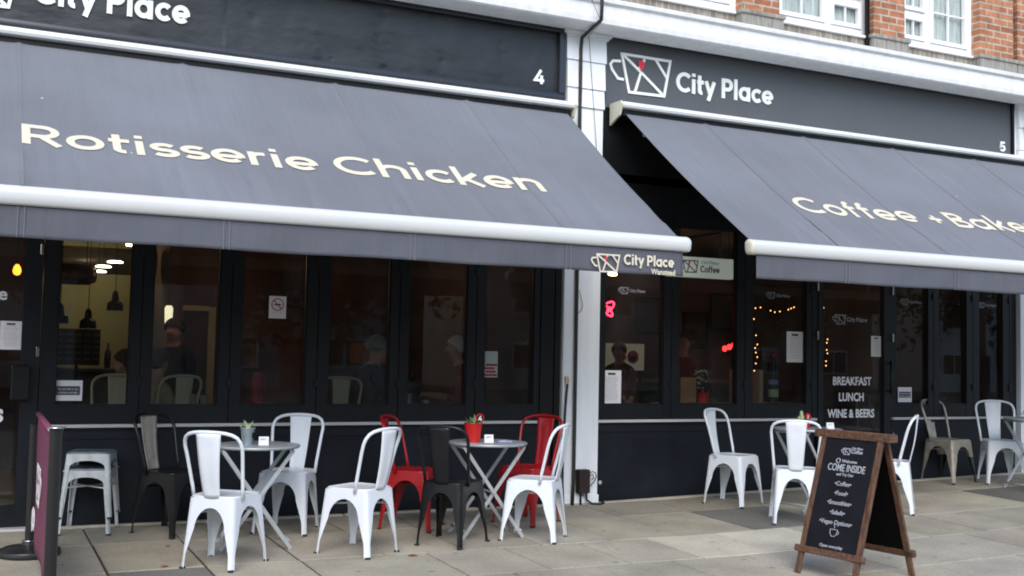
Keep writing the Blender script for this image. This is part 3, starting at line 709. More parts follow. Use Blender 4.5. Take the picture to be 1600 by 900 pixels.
# ================================================================== AWNINGS
def awning(x0, x1, ytop, ztop, yb, zb, text, tx0, tw, cap_h, t_base, label, seams, logo=None, textset=None):
    t = thing('awning', label, 'awning', (0, 0, 0), 0, 'shop awnings')
    A = Vector((0, ytop, ztop)); B = Vector((0, yb, zb)); d = (B-A); L = d.length; d.normalize(); n = Vector((0, d.z, -d.y)) # outward (up/front)
    if n.z < 0: n = -n
    fr_ = random.Random(int(x1*10)+3)
    folds = [(fr_.uniform(x0, x1), fr_.uniform(.02, .07), fr_.uniform(-.014, .014), fr_.uniform(.25, .8), fr_.uniform(-.10, .16)) for _ in range(int((x1-x0)*7))]
    def sag(x, s):
        u = s/L
        h = -.028*math.sin(PI*u)+.004*math.sin(x*5+s*1.1)*u
        for cx, wd, am, st_, dr in folds:
            if u > st_-.2:
                q = (x-cx-dr*(1-u))/wd
                if abs(q) < 3: h += am*math.exp(-q*q)*(1 if u > .82 else .16+.84*max(0, (u-.76)/.06) if u > .76 else .16)*min(1, max(0, (u-st_+.2)/.35))*math.sin(PI*min(1, .5+.5*(1-u)/.12) if u > .88 else PI/2)
        for sx in seams:
            q = (x-sx)/.035
            if abs(q) < 3: h += (.001 if .52 < u < .78 else .006)*math.exp(-q*q)
            h += .004*math.tanh((x-sx)/.02)*0
        return h
    nx = int((x1-x0)/.018); ns = 36
    vs = []; fs = []
    for i in range(nx+1):
        x = x0+(x1-x0)*i/nx
        for j in range(ns+1):
            s = L*j/ns; p = A+d*s+n*sag(x, s); vs.append((x, p.y, p.z))
    for i in range(nx):
        for j in range(ns):
            a = i*(ns+1)+j; fs.append((a, a+1, a+ns+2, a+ns+1))
    o = MB().add(vs, fs).build('canopy', K['canvas'], t, True, fix=False)
    md = o.modifiers.new('thick', 'SOLIDIFY'); md.thickness = .003; md.offset = -1
    # welded seams across the slope
    for sx in seams:
        mb = MB(); q = []
        for j in range(ns+1):
            s = L*j/ns
            for dx in (-.011, .011):
                p = A+d*s+n*(sag(sx, s)+.0022); q.append((sx+dx, p.y, p.z))
        f2 = [(2*j, 2*j+2, 2*j+3, 2*j+1) for j in range(ns)]
        mb.add(q, f2)
        mb.build('seam', K['canvas'], o, True)
    # writing printed on the canvas
    def X(a, b, c):
        s = t_base-b; p = A+d*s+n*(sag(a, s)+.0045+c); return (a, p.y, p.z)
    for (tt, a, wd) in textset:
        mb = MB(); lettering(mb, tt, X, cap_h, a, wd, sw=.165, depth=.0, fine=.025); mb.build('lettering', K['cream_letter'], o)
    # front bar
    yc, zc = yb, zb
    prof = [(yc-.005, zc+.018), (yc-.035, zc+.016), (yc-.062, zc+.006), (yc-.080, zc-.012), (yc-.085, zc-.028), (yc-.083, zc-.055), (yc-.076, zc-.088), (yc-.062, zc-.098), (yc+.0, zc-.098), (yc+.02, zc-.06), (yc+.02, zc+.0)]
    bx0, bx1 = x0-.04, x1+.012
    mb = MB(); mb.extrude_x(prof, bx0, bx1, seg=1); mb.build('front_bar', K['bar'], t, True, auto=.9)
    cx, cz = yc-.035, zc-.045
    for xe, sg in ((bx1, 1), (bx0, -1)):
        rings = []
        for k, (off, sc) in enumerate(((.0, 1.03), (.012, 1.0), (.022, .88), (.027, .6))):
            rings.append([(xe+sg*(off+.001), cx+(y-cx)*sc, cz+(z-cz)*sc) for y, z in prof])
        vs = [v for r_ in rings for v in r_]; n_ = len(prof); fs = [tuple(range(n_)), tuple(range(3*n_, 4*n_))]
        for q in range(3):
            for k in range(n_): l = (k+1) % n_; fs.append((q*n_+k, q*n_+l, (q+1)*n_+l, (q+1)*n_+k))
        MB().add(vs, fs).build('end_cap', K['bar'] if sg > 0 else K['cream'], t, True, auto=.9)
    # valance
    vx0, vx1 = x0+.0, x1-.02; vs = []; fs = []; nz = 8; zv0 = zc-.092; hgt = .188
    nx = int((vx1-vx0)/.035)
    for i in range(nx+1):
        x = vx0+(vx1-vx0)*i/nx
        for j in range(nz+1):
            u = j/nz; y = yc-.047+u*(.006*math.sin(x*3.1)+.004*math.sin(x*11+u*2)+.0025*math.sin(x*27)); vs.append((x, y, zv0-hgt*u-.003*math.sin(x*5)*u))
    for i in range(nx):
        for j in range(nz): a = i*(nz+1)+j; fs.append((a, a+1, a+nz+2, a+nz+1))
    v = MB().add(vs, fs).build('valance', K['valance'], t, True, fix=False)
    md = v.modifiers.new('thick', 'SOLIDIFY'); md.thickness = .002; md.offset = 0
    for sx in seams:
        mb = MB()
        for dd in (-.018, .018): mb.box((sx+dd-.0025, yc-.060, zv0-hgt+.002), (sx+dd+.0025, yc-.0565, zv0-.012))
        mb.build('stitching', K['canvas'], v)
    if logo:
        lx, lz = logo
        Xv = wallmap(yc-.066)
        mb = MB(); cup_logo(mb, Xv, .345, lx, lz, pin=1, hw=.016, depth=.002); mb.build('mug_logo', [K['cream_letter'], K['red_pin']], v)
        mb = MB(); lettering(mb, 'City Place', Xv, .078, lx+.295, .435, sw=.2, depth=.002); o2 = mb.build('logo_lettering', K['cream_letter'], v); o2.location.z = lz+.062
        font_text('town_lettering', 'Wanstead', .056, wallmat(lx+.53, yc-.066, lz+.006), K['cream_letter'], v, bold=.02, sx=.92)
    # cassette against the fascia
    cz = ztop+.085
    mb = MB()
    mb.extrude_x([(-.03, cz-.075), (ytop-.075, cz-.055), (ytop-.085, cz-.035), (ytop-.08, cz-.006), (ytop-.06, cz), (-.03, cz+.006)], x0-.06, x1+.06)
    mb.build('cassette', K['cassette'], t, True, auto=.6)
    mb = MB(); mb.box((x0-.03, ytop-.03, cz-.125), (x1+.03, -.03, cz-.0765)); mb.build('cassette_underside', K['black'], t)
    for xe in (x0-.064, x1+.061):
        mb = MB(); mb.add([(xe, -.03, cz+.004), (xe, ytop-.07, cz+.002), (xe, ytop-.09, cz-.03), (xe, ytop-.05, cz-.13), (xe, -.03, cz-.20)] + [(xe-.02, -.03, cz+.004), (xe-.02, ytop-.07, cz+.002), (xe-.02, ytop-.09, cz-.03), (xe-.02, ytop-.05, cz-.13), (xe-.02, -.03, cz-.20)],
                          [(0, 1, 2, 3, 4), (9, 8, 7, 6, 5), (0, 5, 6, 1), (1, 6, 7, 2), (2, 7, 8, 3), (3, 8, 9, 4), (4, 9, 5, 0)])
        mb.build('bracket', K['cream'], t)
    # folding arms under the canopy
    for xe, sg in ((x0+.35, 1), (x1-.35, -1)):
        mb = MB()
        p0 = Vector((xe, -.10, cz-.19)); p1 = Vector((xe+sg*.75, -1.0, ztop-.82)); p2 = Vector((xe+.0, yc+.05, zc-.07))
        mb.tube([p0, p1], .022, 8).tube([p1, p2], .019, 8)
        mb.box((xe-.05, -.12, cz-.26), (xe+.05, -.0, cz-.13))
        mb.build('folding_arm', K['bar'], t, True, auto=.6)
    return t
awning(-5.93, -.455, -.15, 3.53, -1.985, 2.222, None, 0, 0, .29, 1.632, 'grey canvas awning lettered Rotisserie Chicken over the left shop', [-4.98, -3.83, -2.62, -1.45],
       logo=(-1.293, 1.938), textset=[('Rotisserie', -4.985, 1.915), ('Chicken', -2.965, 1.665)])
awning(.155, 5.55, -.15, 3.60, -2.05, 2.235, None, 0, 0, .285, 1.70, 'grey canvas awning lettered Coffee + Bakery over the right shop', [1.05, 2.25, 3.45, 4.65],
       textset=[('Coffee', 1.105, 1.39), ('+', 2.64, .19), ('Bakery', 2.92, 1.42)])

# ================================================================== SHOPFRONTS
def shopfront(name, label, x0, x1, panes, door, riser, sill_spans):
    t = thing(name, label, 'shopfront')
    ZB, ZP = .755, 2.72
    # stiles between panes
    fr = MB(); cuts = []
    pe = [x0]+[e for p in panes for e in p]+[x1]
    def solid(a, b): # frame stile(s) between two panes
        return a, b
    segs = []
    prev = x0
    for (a, b) in panes:
        segs.append((prev, a)); prev = b
    segs.append((prev, x1))
    for (a, b) in segs:
        if door and a < (door[0]+door[1])/2 < b:
            segs2 = [(a, door[0]), (door[1], b)]
        else: segs2 = [(a, b)]
        for (c, d) in segs2:
            m = (c+d)/2
            if d-c > .12:
                fr.box((c, -.005, ZB), (m-.004, .065, ZP+.0)).box((m+.004, -.005, ZB), (d, .065, ZP)); fr.box((m-.004, .012, ZB), (m+.004, .06, ZP))
                fr.box((m-.02, -.018, ZB+.28), (m+.02, -.0052, ZB+.36), bev=.004).box((m-.02, -.018, 2.02), (m+.02, -.0052, 2.10), bev=.004)
            else: fr.box((c, -.005, ZB), (d, .065, ZP))
    for (a, b) in panes:
        fr.box((a, -.003, ZB), (b, .063, .889)); fr.box((a, -.003, 2.60), (b, .063, ZP))
        for (u0, u1, w0, w1) in ((a, a+.012, .8895, 2.5995), (b-.012, b, .8895, 2.5995), (a+.0125, b-.0125, .8895, .9015), (a+.0125, b-.0125, 2.5875, 2.5995)):
            fr.box((u0, .012, w0), (u1, .034, w1))
    fr.box((x0, -.012, ZP+.001), (x1, .08, 2.86))
    fr.build('window_frame', K['dark_frame'], t, True, auto=.3)
    # header panel above, behind the awning cassette
    MB().box((x0, .0, 2.862), (x1, .05, 3.655)).build('header_panel', K['black'], t)
    P = []
    for (a, b) in panes:
        P.append(MB().box((a+.002, .040, .885), (b-.002, .046, 2.605)).build('window_pane', K['glass'], t))
    # riser and sill
    mb = MB(); ms = MB(); mu = MB()
    for (a, b) in sill_spans:
        zb = min(G(a, 0), G(b, 0))-.06
        mb.box((a, .018, zb), (b, .10, .700)); mu.box((a, .004, .701), (b, .09, .726)); mb.box((a, .006, .640), (b, .0175, .6995))
        ms.box((a, -.030, .727), (b, .09, .752), bev=.004)
    mb.build('riser_panel', K['riser'], t); ms.build('sill', K['sill'], t); mu.build('shadow_gap', K['black'], t)
    if door:
        a, b, ga, gb, zg = door
        d = MB(); zb = G((a+b)/2, 0)+.02
        d.box((a+.006, -.012, zb), (ga, .05, ZP-.004)).box((gb, -.012, zb), (b-.006, .05, ZP-.004))
        d.box((ga, -.011, zb), (gb, .049, zg)).box((ga, -.011, 2.58), (gb, .049, ZP-.004))
        dd = d.build('door', K['dark_frame2'], t)
        MB().box((ga-.002, .020, zg-.004), (gb+.002, .026, 2.585)).build('door_glass', K['glass'], dd)
        MB().box((a, -.10, G((a+b)/2, 0)-.04), (b, .16, zb-.003)).build('door_threshold', K['sill'], t)
        return t, P, dd
    return t, P, None

p4 = [(-4.627, -4.111), (-3.954, -3.442), (-3.271, -2.744), (-2.557, -2.026), (-1.86, -1.317), (-1.146, -.662)]
f4, P4, D4 = shopfront('shopfront', 'dark folding windows and door under the Rotisserie Chicken awning', -5.95, -.405, p4, (-5.80, -4.735, -5.66, -4.862, .17), None, [(-4.70, -.41)])
mb = MB(); mb.box((-4.93, -.075, .93), (-4.80, -.013, 1.185), bev=.012); mb.build('handle', K['black'], D4)
mb = MB(); mb.box((-4.767, -.03, 1.25), (-4.745, -.0125, 1.32), bev=.004).box((-4.767, -.03, 2.0), (-4.745, -.0125, 2.08), bev=.004).build('hinge', K['chrome'], D4)
MB().box((-.60, -.02, .70), (-.47, .0, 2.85)).box((-.463, -.03, 0), (-.41, .02, 3.60)).build('edge_trim', K['black'], f4)
p5 = [(.08, .72), (.902, 1.58), (1.775, 2.454), (3.679, 4.141), (4.302, 4.718), (4.916, 5.289)]
f5, P5, D5 = shopfront('shopfront', 'dark folding windows and lettered door under the Coffee + Bakery awning', .002, 5.498, p5, (2.60, 3.60, 2.671, 3.498, .28), None, [(.002, 2.58), (3.62, 5.498)])
mb = MB(); mb.tube([(3.548, -.06, 1.0), (3.548, -.06, 1.35)], .014, 10).tube([(3.548, -.012, 1.03), (3.548, -.06, 1.03)], .008, 8).tube([(3.548, -.012, 1.32), (3.548, -.06, 1.32)], .008, 8); mb.build('handle', K['black'], D5, True)
mb = MB()
for zz in (.5, 1.55, 2.05): mb.box((3.604, -.03, zz), (3.622, -.0125, zz+.09), bev=.004)
for zz in (1.55, 2.05): mb.box((2.575, -.03, zz), (2.593, -.0125, zz+.09), bev=.004)
mb.build('hinge', K['chrome'], D5)
# door lettering and vinyl logos on the glass
font_text('door_lettering', 'BREAKFAST', .118, wallmat(3.085, .0185, 1.09), K['paper'], D5, 'CENTER', bold=.03, sx=.86)
font_text('door_lettering', 'LUNCH', .118, wallmat(3.075, .0185, .925), K['paper'], D5, 'CENTER', bold=.03, sx=.86)
font_text('door_lettering', 'WINE & BEERS', .118, wallmat(3.075, .0185, .755), K['paper'], D5, 'CENTER', bold=.03, sx=.84)
faint = mat('faint_window_vinyl', (.22, .23, .24), .6)
K['faint'] = faint
def vinyl(parent, x, z, s, m, y=.0395):
    X = wallmap(y); mb = MB(); cup_logo(mb, X, s, x, z, pin=None, hw=.018, depth=.0008)
    o = mb.build('mug_logo_sticker', m, parent)
    mb = MB(); lettering(mb, 'City Place', X, .17*s*1.05, x+.83*s, 1.05*s, sw=.2, depth=.0008); o2 = mb.build('lettering_sticker', m, parent); o2.location.z = z+.11*s
vinyl(P5[0], .225, 1.925, .165, K['print_grey']); vinyl(P5[2], 1.955, 1.95, .17, faint); vinyl(P5[3], 3.765, 1.955, .17, faint); vinyl(P5[5], 4.93, 1.965, .16, K['print_grey'])
vinyl(D5, 2.80, 1.72, .26, K['print_grey'], y=.0195)
font_text('door_lettering', 'e', .13, wallmat(-5.035, .0185, 1.66), K['paper'], D4, bold=.02)
font_text('door_lettering', 's', .19, wallmat(-5.035, .0185, .775), K['paper'], D4, bold=.03)
font_text('door_lettering', 'k', .09, wallmat(-5.03, .0185, .30), K['paper'], D4, bold=.02)

# notices taped to the glass
def notice(label, x0, x1, z0, z1, lines, y=.0395, head=None, yoff=0, tone='print_grey', block=None):
    t = thing('paper_notice', label, 'notice', (0, 0, 0), 0, 'notices stuck on the shop glass')
    MB().box((x0, y-.0012, z0), (x1, y, z1)).build('sheet', K['paper'], t)
    mb = MB(); h = z1-z0; w_ = x1-x0; r = random.Random(int(x0*100)+7)
    mi = 0; cols = [K['print_grey'], K['print_pink'], K['print_ink']]
    if block:
        mb.box((x0+w_*.08, y-.0020, z0+h*block[0]), (x1-w_*.08, y-.0013, z0+h*block[1]), 2)
        mb.build('block', cols, t)
        font_text('printed_text', block[2], h*.15, wallmat((x0+x1)/2, y-.0022, z0+h*.53), K['paper'], t, 'CENTER', sx=.8)
        font_text('printed_text', block[3], h*.15, wallmat((x0+x1)/2, y-.0022, z0+h*.36), K['paper'], t, 'CENTER', sx=.8)
        return t
    if head: mb.box((x0+w_*.3, y-.0018, z1-h*.14), (x1-w_*.3, y-.0013, z1-h*.07), 2)
    for k in range(lines):
        zz = z1-h*(.2+.72*k/lines); m = .12+r.random()*.12; mi = 1 if (tone == 'print_pink' and k % 3 != 1) else 0
        xx = x0+w_*m; xe = x1-w_*m*(.8+r.random()*.6)
        while xx < xe:
            wl = r.uniform(.05, .14)*w_; mb.box((xx, y-.0018, zz-h*.008), (min(xx+wl, xe), y-.0013, zz+h*.006), mi); xx += wl+w_*.025
    mb.build('printed_text', cols, t)
    return t
notice('tall white paper notice with pink lines on the far left door glass', -5.012, -4.868, 1.297, 1.505, 12, y=.0195, head=True, tone='print_pink')
notice('small white notice with a black block low in the leftmost window', -4.634, -4.432, .925, 1.076, 0, block=(.28, .72, 'No cash left on the', 'premises overnight'))
nt_ = notice('white no-smoking notice high in the third window pane', -3.048, -2.908, 1.588, 1.768, 4)
mb = MB(); cc = (-2.978, 1.700)
mb.tube([(cc[0]+.048*math.cos(a*PI/12), .0375, cc[1]+.048*math.sin(a*PI/12)) for a in range(24)], .004, 5, closed=True); mb.tube([(cc[0]-.034, .0375, cc[1]+.034), (cc[0]+.034, .0375, cc[1]-.034)], .004, 5)
mb.build('prohibition_ring', K['print_red'], nt_); MB().box((cc[0]-.026, .0372, cc[1]-.006), (cc[0]+.026, .0382, cc[1]+.006)).build('cigarette_mark', K['print_ink'], nt_)
notice('white letter-size notice beside the middle pilaster, low in the right shop window', .075, .282, .895, 1.207, 18, head=True)
notice('tall white notice on the window pane left of the lettered door', 2.235, 2.447, 1.314, 1.625, 9, head=True)
notice('narrow white notice at the right edge of the lettered door glass', 3.345, 3.482, 1.39, 1.607, 8, y=.0195, head=True)
notice('small square notice with grey bars just right of the lettered door', 3.745, 3.943, .91, 1.07, 0, block=(.3, .7, 'No cash left on the', 'premises overnight'))
rn = thing('menu_poster', 'red and white poster low in the last pane left of the pilaster', 'poster')
MB().box((-1.115, .066, 1.13), (-.985, .068, 1.36)).build('sheet', K['paper'], rn)
mb = MB()
for k in range(4): mb.box((-1.11+.01*(k % 2), .0645, 1.14+.03*k), (-.99-.012*(k % 3), .0655, 1.16+.03*k))
mb.build('printed_text', K['print_red'], rn)

# ================================================================== WALL FITTINGS
lb = thing('lightbox_sign', 'small pale projecting sign reading City Place Coffee between the awnings', 'sign')
MB().box((.42, -.54, 2.071), (1.125, -.46, 2.256), bev=.006).build('sign_box', K['lightbox'], lb)
MB().tube([(.55, -.5, 2.256), (.55, -.5, 2.50), (.55, .0, 2.50)], .010, 8).build('bracket', K['black'], lb); MB().tube([(1.0, -.5, 2.256), (1.0, -.5, 2.50), (1.0, .0, 2.50)], .010, 8).build('bracket', K['black'], lb)
X = wallmap(-.5405); mb = MB(); cup_logo(mb, X, .30, .50, 2.11, pin=1, hw=.016, depth=.002); mb.build('mug_logo', [K['print_ink'], K['red_pin']], lb)
mb = MB(); lettering(mb, 'City Place', X, .03, .76, .20, sw=.16, depth=.002); o = mb.build('lettering', K['print_grey'], lb); o.location.z = 2.195
mb = MB(); lettering(mb, 'Coffee', X, .062, .752, .215, sw=.18, depth=.002); o = mb.build('lettering', K['print_ink'], lb); o.location.z = 2.118

mb = MB(); px_ = -.278
mb.tube([(px_+.02, -.41, 9.2), (px_+.02, -.41, 4.60), (px_+.02, -.42, 4.50), (px_+.02, -.41, 4.34), (px_, -.10, 4.25), (px_, -.085, 4.15), (px_, -.085, .25), (px_-.01, -.085, -.0)], .0165, 10)
tag(mb.build('conduit_pipe', K['cable'], None, True), 'dark pipe running down the middle white pilaster to the pavement', 'pipe')
mb = MB(); mb.tube([(-.42, -.405, 4.62), (-.25, -.40, 4.32), (-.20, -.09, 4.28), (-.13, -.085, 3.6), (-.07, -.08, 3.0)], .0028, 5)
tag(mb.build('thin_wire', K['cable'], None, True), 'thin grey wire slanting down the middle white pilaster', 'wire')
mb = MB(); mb.tube([(-.25, -.08, 1.93), (-.232, -.08, 1.87), (-.215, -.085, 1.80), (-.225, -.085, 1.75), (-.262, -.08, 1.72)], .003, 5)
tag(mb.build('loose_wire', K['cable'], None, True), 'thin loose wire loop below the awning on the pilaster', 'wire')
mb = MB(); mb.tube([(-.345, -.07, 1.13), (-.36, -.075, 1.0), (-.375, -.08, .80), (-.39, -.08, .55), (-.385, -.075, .2), (-.37, -.07, .0)], .011, 8)
tag(mb.build('hanging_cable', K['cable'], None, True), 'black cable hanging beside the pipe behind the red chair', 'cable')
mb = MB(); mb.box((-.375, -.085, 1.08), (-.345, -.056, 1.15), bev=.006); tag(mb.build('cable_clamp', K['cream_wood'], None), 'small brownish cable clamp on the pilaster side', 'clamp')
mt = thing('meter_box', 'dark rusty junction box low on the middle pilaster', 'junction box')
MB().box((-.245, -.14, .105), (-.135, -.056, .315), bev=.008).build('box_body', K['rust'], mt)
mb = MB(); mb.tube([(-.135, -.10, .27), (-.10, -.11, .295), (-.07, -.11, .285), (-.055, -.11, .25), (-.08, -.11, .20), (-.13, -.10, .155)], .0045, 6).tube([(-.135, -.09, .25), (-.09, -.10, .27), (-.075, -.10, .235), (-.10, -.10, .22)], .004, 6); mb.build('wire_loop', K['cable'], mt, True)
mb = MB(); mb.tube([(-.15, -.09, .11), (-.145, -.10, .04), (-.11, -.13, .012), (-.04, -.16, .008), (.02, -.12, .012), (.03, -.05, .02)], .010, 7).tube([(-.205, -.09, .11), (-.205, -.09, .0)], .010, 7); mb.build('cable_tail', K['cable'], mt, True)
tag(MB().lathe([(.0, 0), (.017, 0), (.019, .008), (.012, .014), (0, .014)], 14, T=Matrix.Translation((.052, .012, .178)) @ Matrix.Rotation(PI/2, 4, 'X')).build('round_outlet', K['sill'], None, True), 'tiny round white outlet on the navy wall beside the pilaster', 'outlet')
ns = thing('wall_sign', 'dark hexagonal sign on the right white pilaster, cut off by the picture edge', 'sign')
ring = [(5.725+.17*math.cos(a*PI/3), -.13, 4.06+.19*math.sin(a*PI/3)) for a in range(6)]
MB().add(ring+[(x, y+.04, z) for x, y, z in ring], [tuple(range(6)), tuple(range(11, 5, -1))]+[(k, (k+1) % 6, 6+(k+1) % 6, 6+k) for k in range(6)]).build('sign_panel', K['black'], ns)
MB().box((5.70, -.089, 4.0), (5.75, -.079, 4.12)).build('bracket', K['black'], ns)
mb = MB(); mb.tube([(3.215, -.05, 4.60), (3.215, -.05, 9.2)], .026, 12)  # black pole in place of an unidentified dark vertical strip
tag(mb.build('corner_pole', K['black'], None, True), 'black drainpipe in the corner beside the upper brick pier', 'pole')

# ================================================================== FURNITURE
def quad_wall(body, legs, corner, ztop, arch_top, arch_mid, foot_w, up_w, skirt=None):
    """four sheet-metal sides with an arch cut between the legs.
    corner(z)->(front half width, back half width, front y, back y). legs: dict of 4 MBs keyed by quadrant, body: MB"""
    R = .16
    def wleg(z):
        if z < .085: return foot_w*(1.0+.0*z)
        return foot_w+(up_w-foot_w)*((z-.085)/(arch_mid-.085))**1.15
    zs = [z for z in (0, .03, .06, .085, .11, .15, .19, .22, .26, .30, .33) if z < arch_mid-.008]+[arch_mid]
    k = 10
    for i in range(1, k+1): zs.append(arch_mid+(arch_top-arch_mid)*math.sin(PI/2*i/k))
    zs += [arch_top+(ztop-arch_top)*.5, ztop]
    def P(u, side, z):
        s = 1 if u >= 0 else -1; a = abs(u)
        if a <= 1-R: x, y = a, 1.0
        else:
            t = min(1, (a-(1-R))/R)*PI/4; x, y = 1-R+R*math.sin(t), 1-R+R*math.cos(t)
        x *= s
        X_, Y_ = {0: (x, y), 1: (y, -x), 2: (-x, -y), 3: (-y, x)}[side]
        F, B, yf, yb_ = corner(z)
        v = (Y_+1)/2
        return (X_*(B+(F-B)*v), yb_+(yf-yb_)*v, z)
    for side in range(4):
        for sg in (1, -1):
            rows = []
            for z in zs:
                e = 1.0
                if z <= arch_mid+1e-9: inner = 1-wleg(z)
                elif z < arch_top-1e-9:
                    q = (z-arch_mid)/(arch_top-arch_mid); inner = (1-up_w)*math.sqrt(max(0, 1-q*q))
                else: inner = 0
                n = 9; rows.append([P(sg*(inner+(e-inner)*(i/n)**.8), side, z) for i in range(n+1)])
            for r0, r1, z in zip(rows[:-1], rows[1:], zs[:-1]):
                for i in range(len(r0)-1):
                    quad = [r0[i], r0[i+1], r1[i+1], r1[i]]
                    c = sum((Vector(v) for v in quad), Vector())/4
                    F, B, yf, yb_ = corner(c.z)
                    key = (c.x > 0, c.y > (yf+yb_)/2)
                    tgt = legs[key] if c.z < arch_mid+.012 else body
                    tgt.add(quad, [(0, 1, 2, 3)])

def sheet(groups, th=.003):
    """groups: {key: MB}. Weld all sheets into one skin, give it thickness along shared normals and split it again, so the split lines do not show.
    returns {key: (mesh)}"""
    bm = bmesh.new(); keys = []; ly = bm.faces.layers.int.new('g')
    for gi, (key, mb) in enumerate(groups.items()):
        vs = [bm.verts.new(v) for v in mb.v]
        for f in mb.f:
            if len(set(mb.v[i] for i in f)) >= 3:
                try: fc = bm.faces.new([vs[i] for i in f]); fc[ly] = gi
                except ValueError: pass
        keys.append(key)
    bmesh.ops.remove_doubles(bm, verts=bm.verts, dist=2e-4)
    bmesh.ops.dissolve_degenerate(bm, edges=bm.edges, dist=1e-5)
    bmesh.ops.recalc_face_normals(bm, faces=bm.faces)
    c = sum(((f.calc_center_median()-Vector((0, 0, f.calc_center_median().z))).dot(f.normal)*f.calc_area() for f in bm.faces), 0.0)
    if c < 0: bmesh.ops.reverse_faces(bm, faces=bm.faces)
    bm.normal_update(); bm.verts.index_update()
    N = [v.normal.copy() for v in bm.verts]; P = [v.co.copy() for v in bm.verts]
    out = {}
    for gi, key in enumerate(keys):
        V = []; NN = []; F = []; mp = {}
        def vid(i, layer):
            k = (i, layer)
            if k not in mp:
                mp[k] = len(V)
                if layer == 0: V.append(P[i]); NN.append(N[i])
                elif layer == 1: V.append(P[i]-N[i]*th); NN.append(-N[i])
            return mp[k]
        def rim(i, layer, nr):
            V.append(P[i] if layer == 0 else P[i]-N[i]*th); NN.append(nr); return len(V)-1
        for f in bm.faces:
            if f[ly] != gi: continue
            ids = [v.index for v in f.verts]
            F.append([vid(i, 0) for i in ids]); F.append([vid(i, 1) for i in reversed(ids)])
            for e in f.edges:
                if len(e.link_faces) == 1:
                    i, j = [v.index for v in e.verts]
                    k = ids.index(i)
                    if ids[(k+1) % len(ids)] != j: i, j = j, i
                    nr = (P[j]-P[i]).cross(N[i]).normalized()
                    F.append([rim(j, 0, nr), rim(i, 0, nr), rim(i, 1, nr), rim(j, 1, nr)])
        me = bpy.data.meshes.new('sheet'); me.from_pydata([tuple(v) for v in V], [], F)
        for p in me.polygons: p.use_smooth = True
        me.normals_split_custom_set_from_vertices([tuple(n) for n in NN])
        out[key] = me
    bm.free(); return out

def chair(label, m, back=None, group=None, hoop=None):
    t = thing('cafe_chair', label, 'chair', (0, 0, 0), 0, group)
    back = back or m; hoop = hoop or m
    def corner(z):
        k = 1-z/.445
        kk = k+.10*math.sin(PI*min(1, k))*0
        return (.178+.036*kk, .155+.026*kk, .170+.044*kk, -.170-.046*kk)
    body = MB(); legs = {(a, b): MB() for a in (True, False) for b in (True, False)}
    quad_wall(body, legs, corner, .437, .378, .245, .155, .37)
    # seat pan : rounded rim, slightly dished top
    n = 40; rings = []
    def ring(sc, z, R=.16):
        out = []
        for k in range(n):
            a = 2*PI*k/n; c_, s_ = math.cos(a), math.sin(a); p = 7.0
            rr = (abs(c_)**p+abs(s_)**p)**(-1/p); X_, Y_ = c_*rr, s_*rr
            F, B, yf, yb_ = corner(.437); v = (Y_+1)/2
            out.append((X_*(B+(F-B)*v)*sc, (yb_+(yf-yb_)*v)*sc, z))
        return out
    rr = [ring(1.0, .436), ring(1.004, .441), ring(.995, .447), ring(.975, .450), ring(.93, .449), ring(.90, .4455), ring(.6, .4435), ring(.2, .443)]
    vs = [v for r_ in rr for v in r_]; fs = []
    for i in range(len(rr)-1):
        for k in range(n): l = (k+1) % n; fs.append((i*n+k, i*n+l, (i+1)*n+l, (i+1)*n+k))
    fs.append(tuple(range((len(rr)-1)*n, len(rr)*n)))
    body.add(vs, fs)
    sh = sheet({'seat': body, **legs})
    sh['seat'].name = 'seat'; sh['seat'].materials.append(m); link('seat', sh['seat'], t)
    for key, l in legs.items():
        sx = 1 if key[0] else -1; sy = 1 if key[1] else -1
        F, B, yf, yb_ = corner(.0)
        sh[key].name = 'leg'; sh[key].materials.append(m); lo = link('leg', sh[key], t)
        cx = (F if key[1] else B)*sx; cy = yf if key[1] else yb_
        MB().box((cx-sx*.028 if sx > 0 else cx+.0-.002, cy-.028 if sy > 0 else cy-.002, -.004), (cx+.002 if sx > 0 else cx+.028, cy+.002 if sy > 0 else cy+.028, .010), bev=.003).build('rubber_foot', K['rubber'], lo)
    # brace crossing under the seat
    mb = MB(); F, B, yf, yb_ = corner(.34)
    mb.tube([(-B+.01, yb_+.01, .335), (0, 0, .352), (F-.01, yf-.01, .335)], .007, 6).tube([(B-.01, yb_+.01, .335), (0, 0, .340), (-F+.01, yf-.01, .335)], .007, 6)
    mb.build('brace', m, t, True)
    # hoop
    pts = []
    right = [(.172, -.085, .425), (.176, -.10, .50), (.185, -.125, .60), (.194, -.150, .70), (.199, -.168, .755), (.194, -.183, .79), (.178, -.198, .818), (.150, -.213, .836), (.110, -.226, .846), (.06, -.236, .851), (0, -.240, .853)]
    pts = right+[(-x, y, z) for x, y, z in reversed(right[:-1])]
    mb = MB(); mb.tube(pts, .0118, 10); hp = mb.build('back_hoop', hoop, t, True)
    # splat
    vs = []; fs = []; nv, nu = 16, 8
    for j in range(nv+1):
        u = j/nv; z = .437+(.848-.437)*u; y = -.166-.070*u-.012*math.sin(PI*u); hw = .056+.030*u
        for i in range(nu+1):
            s_ = -1+2*i/nu; zz = z if j < nv else z-.004*abs(s_); crease = .005*(1 if abs(s_) < .45 and .12 < u < .86 else 0)
            vs.append((hw*s_, y-.010*(1-s_*s_)+crease, zz))
    for j in range(nv):
        for i in range(nu): a = j*(nu+1)+i; fs.append((a, a+1, a+nu+2, a+nu+1))
    o = MB().add(vs, fs).build('backrest', back, t, True)
    md = o.modifiers.new('thick', 'SOLIDIFY'); md.thickness = .004; md.offset = 0
    return t

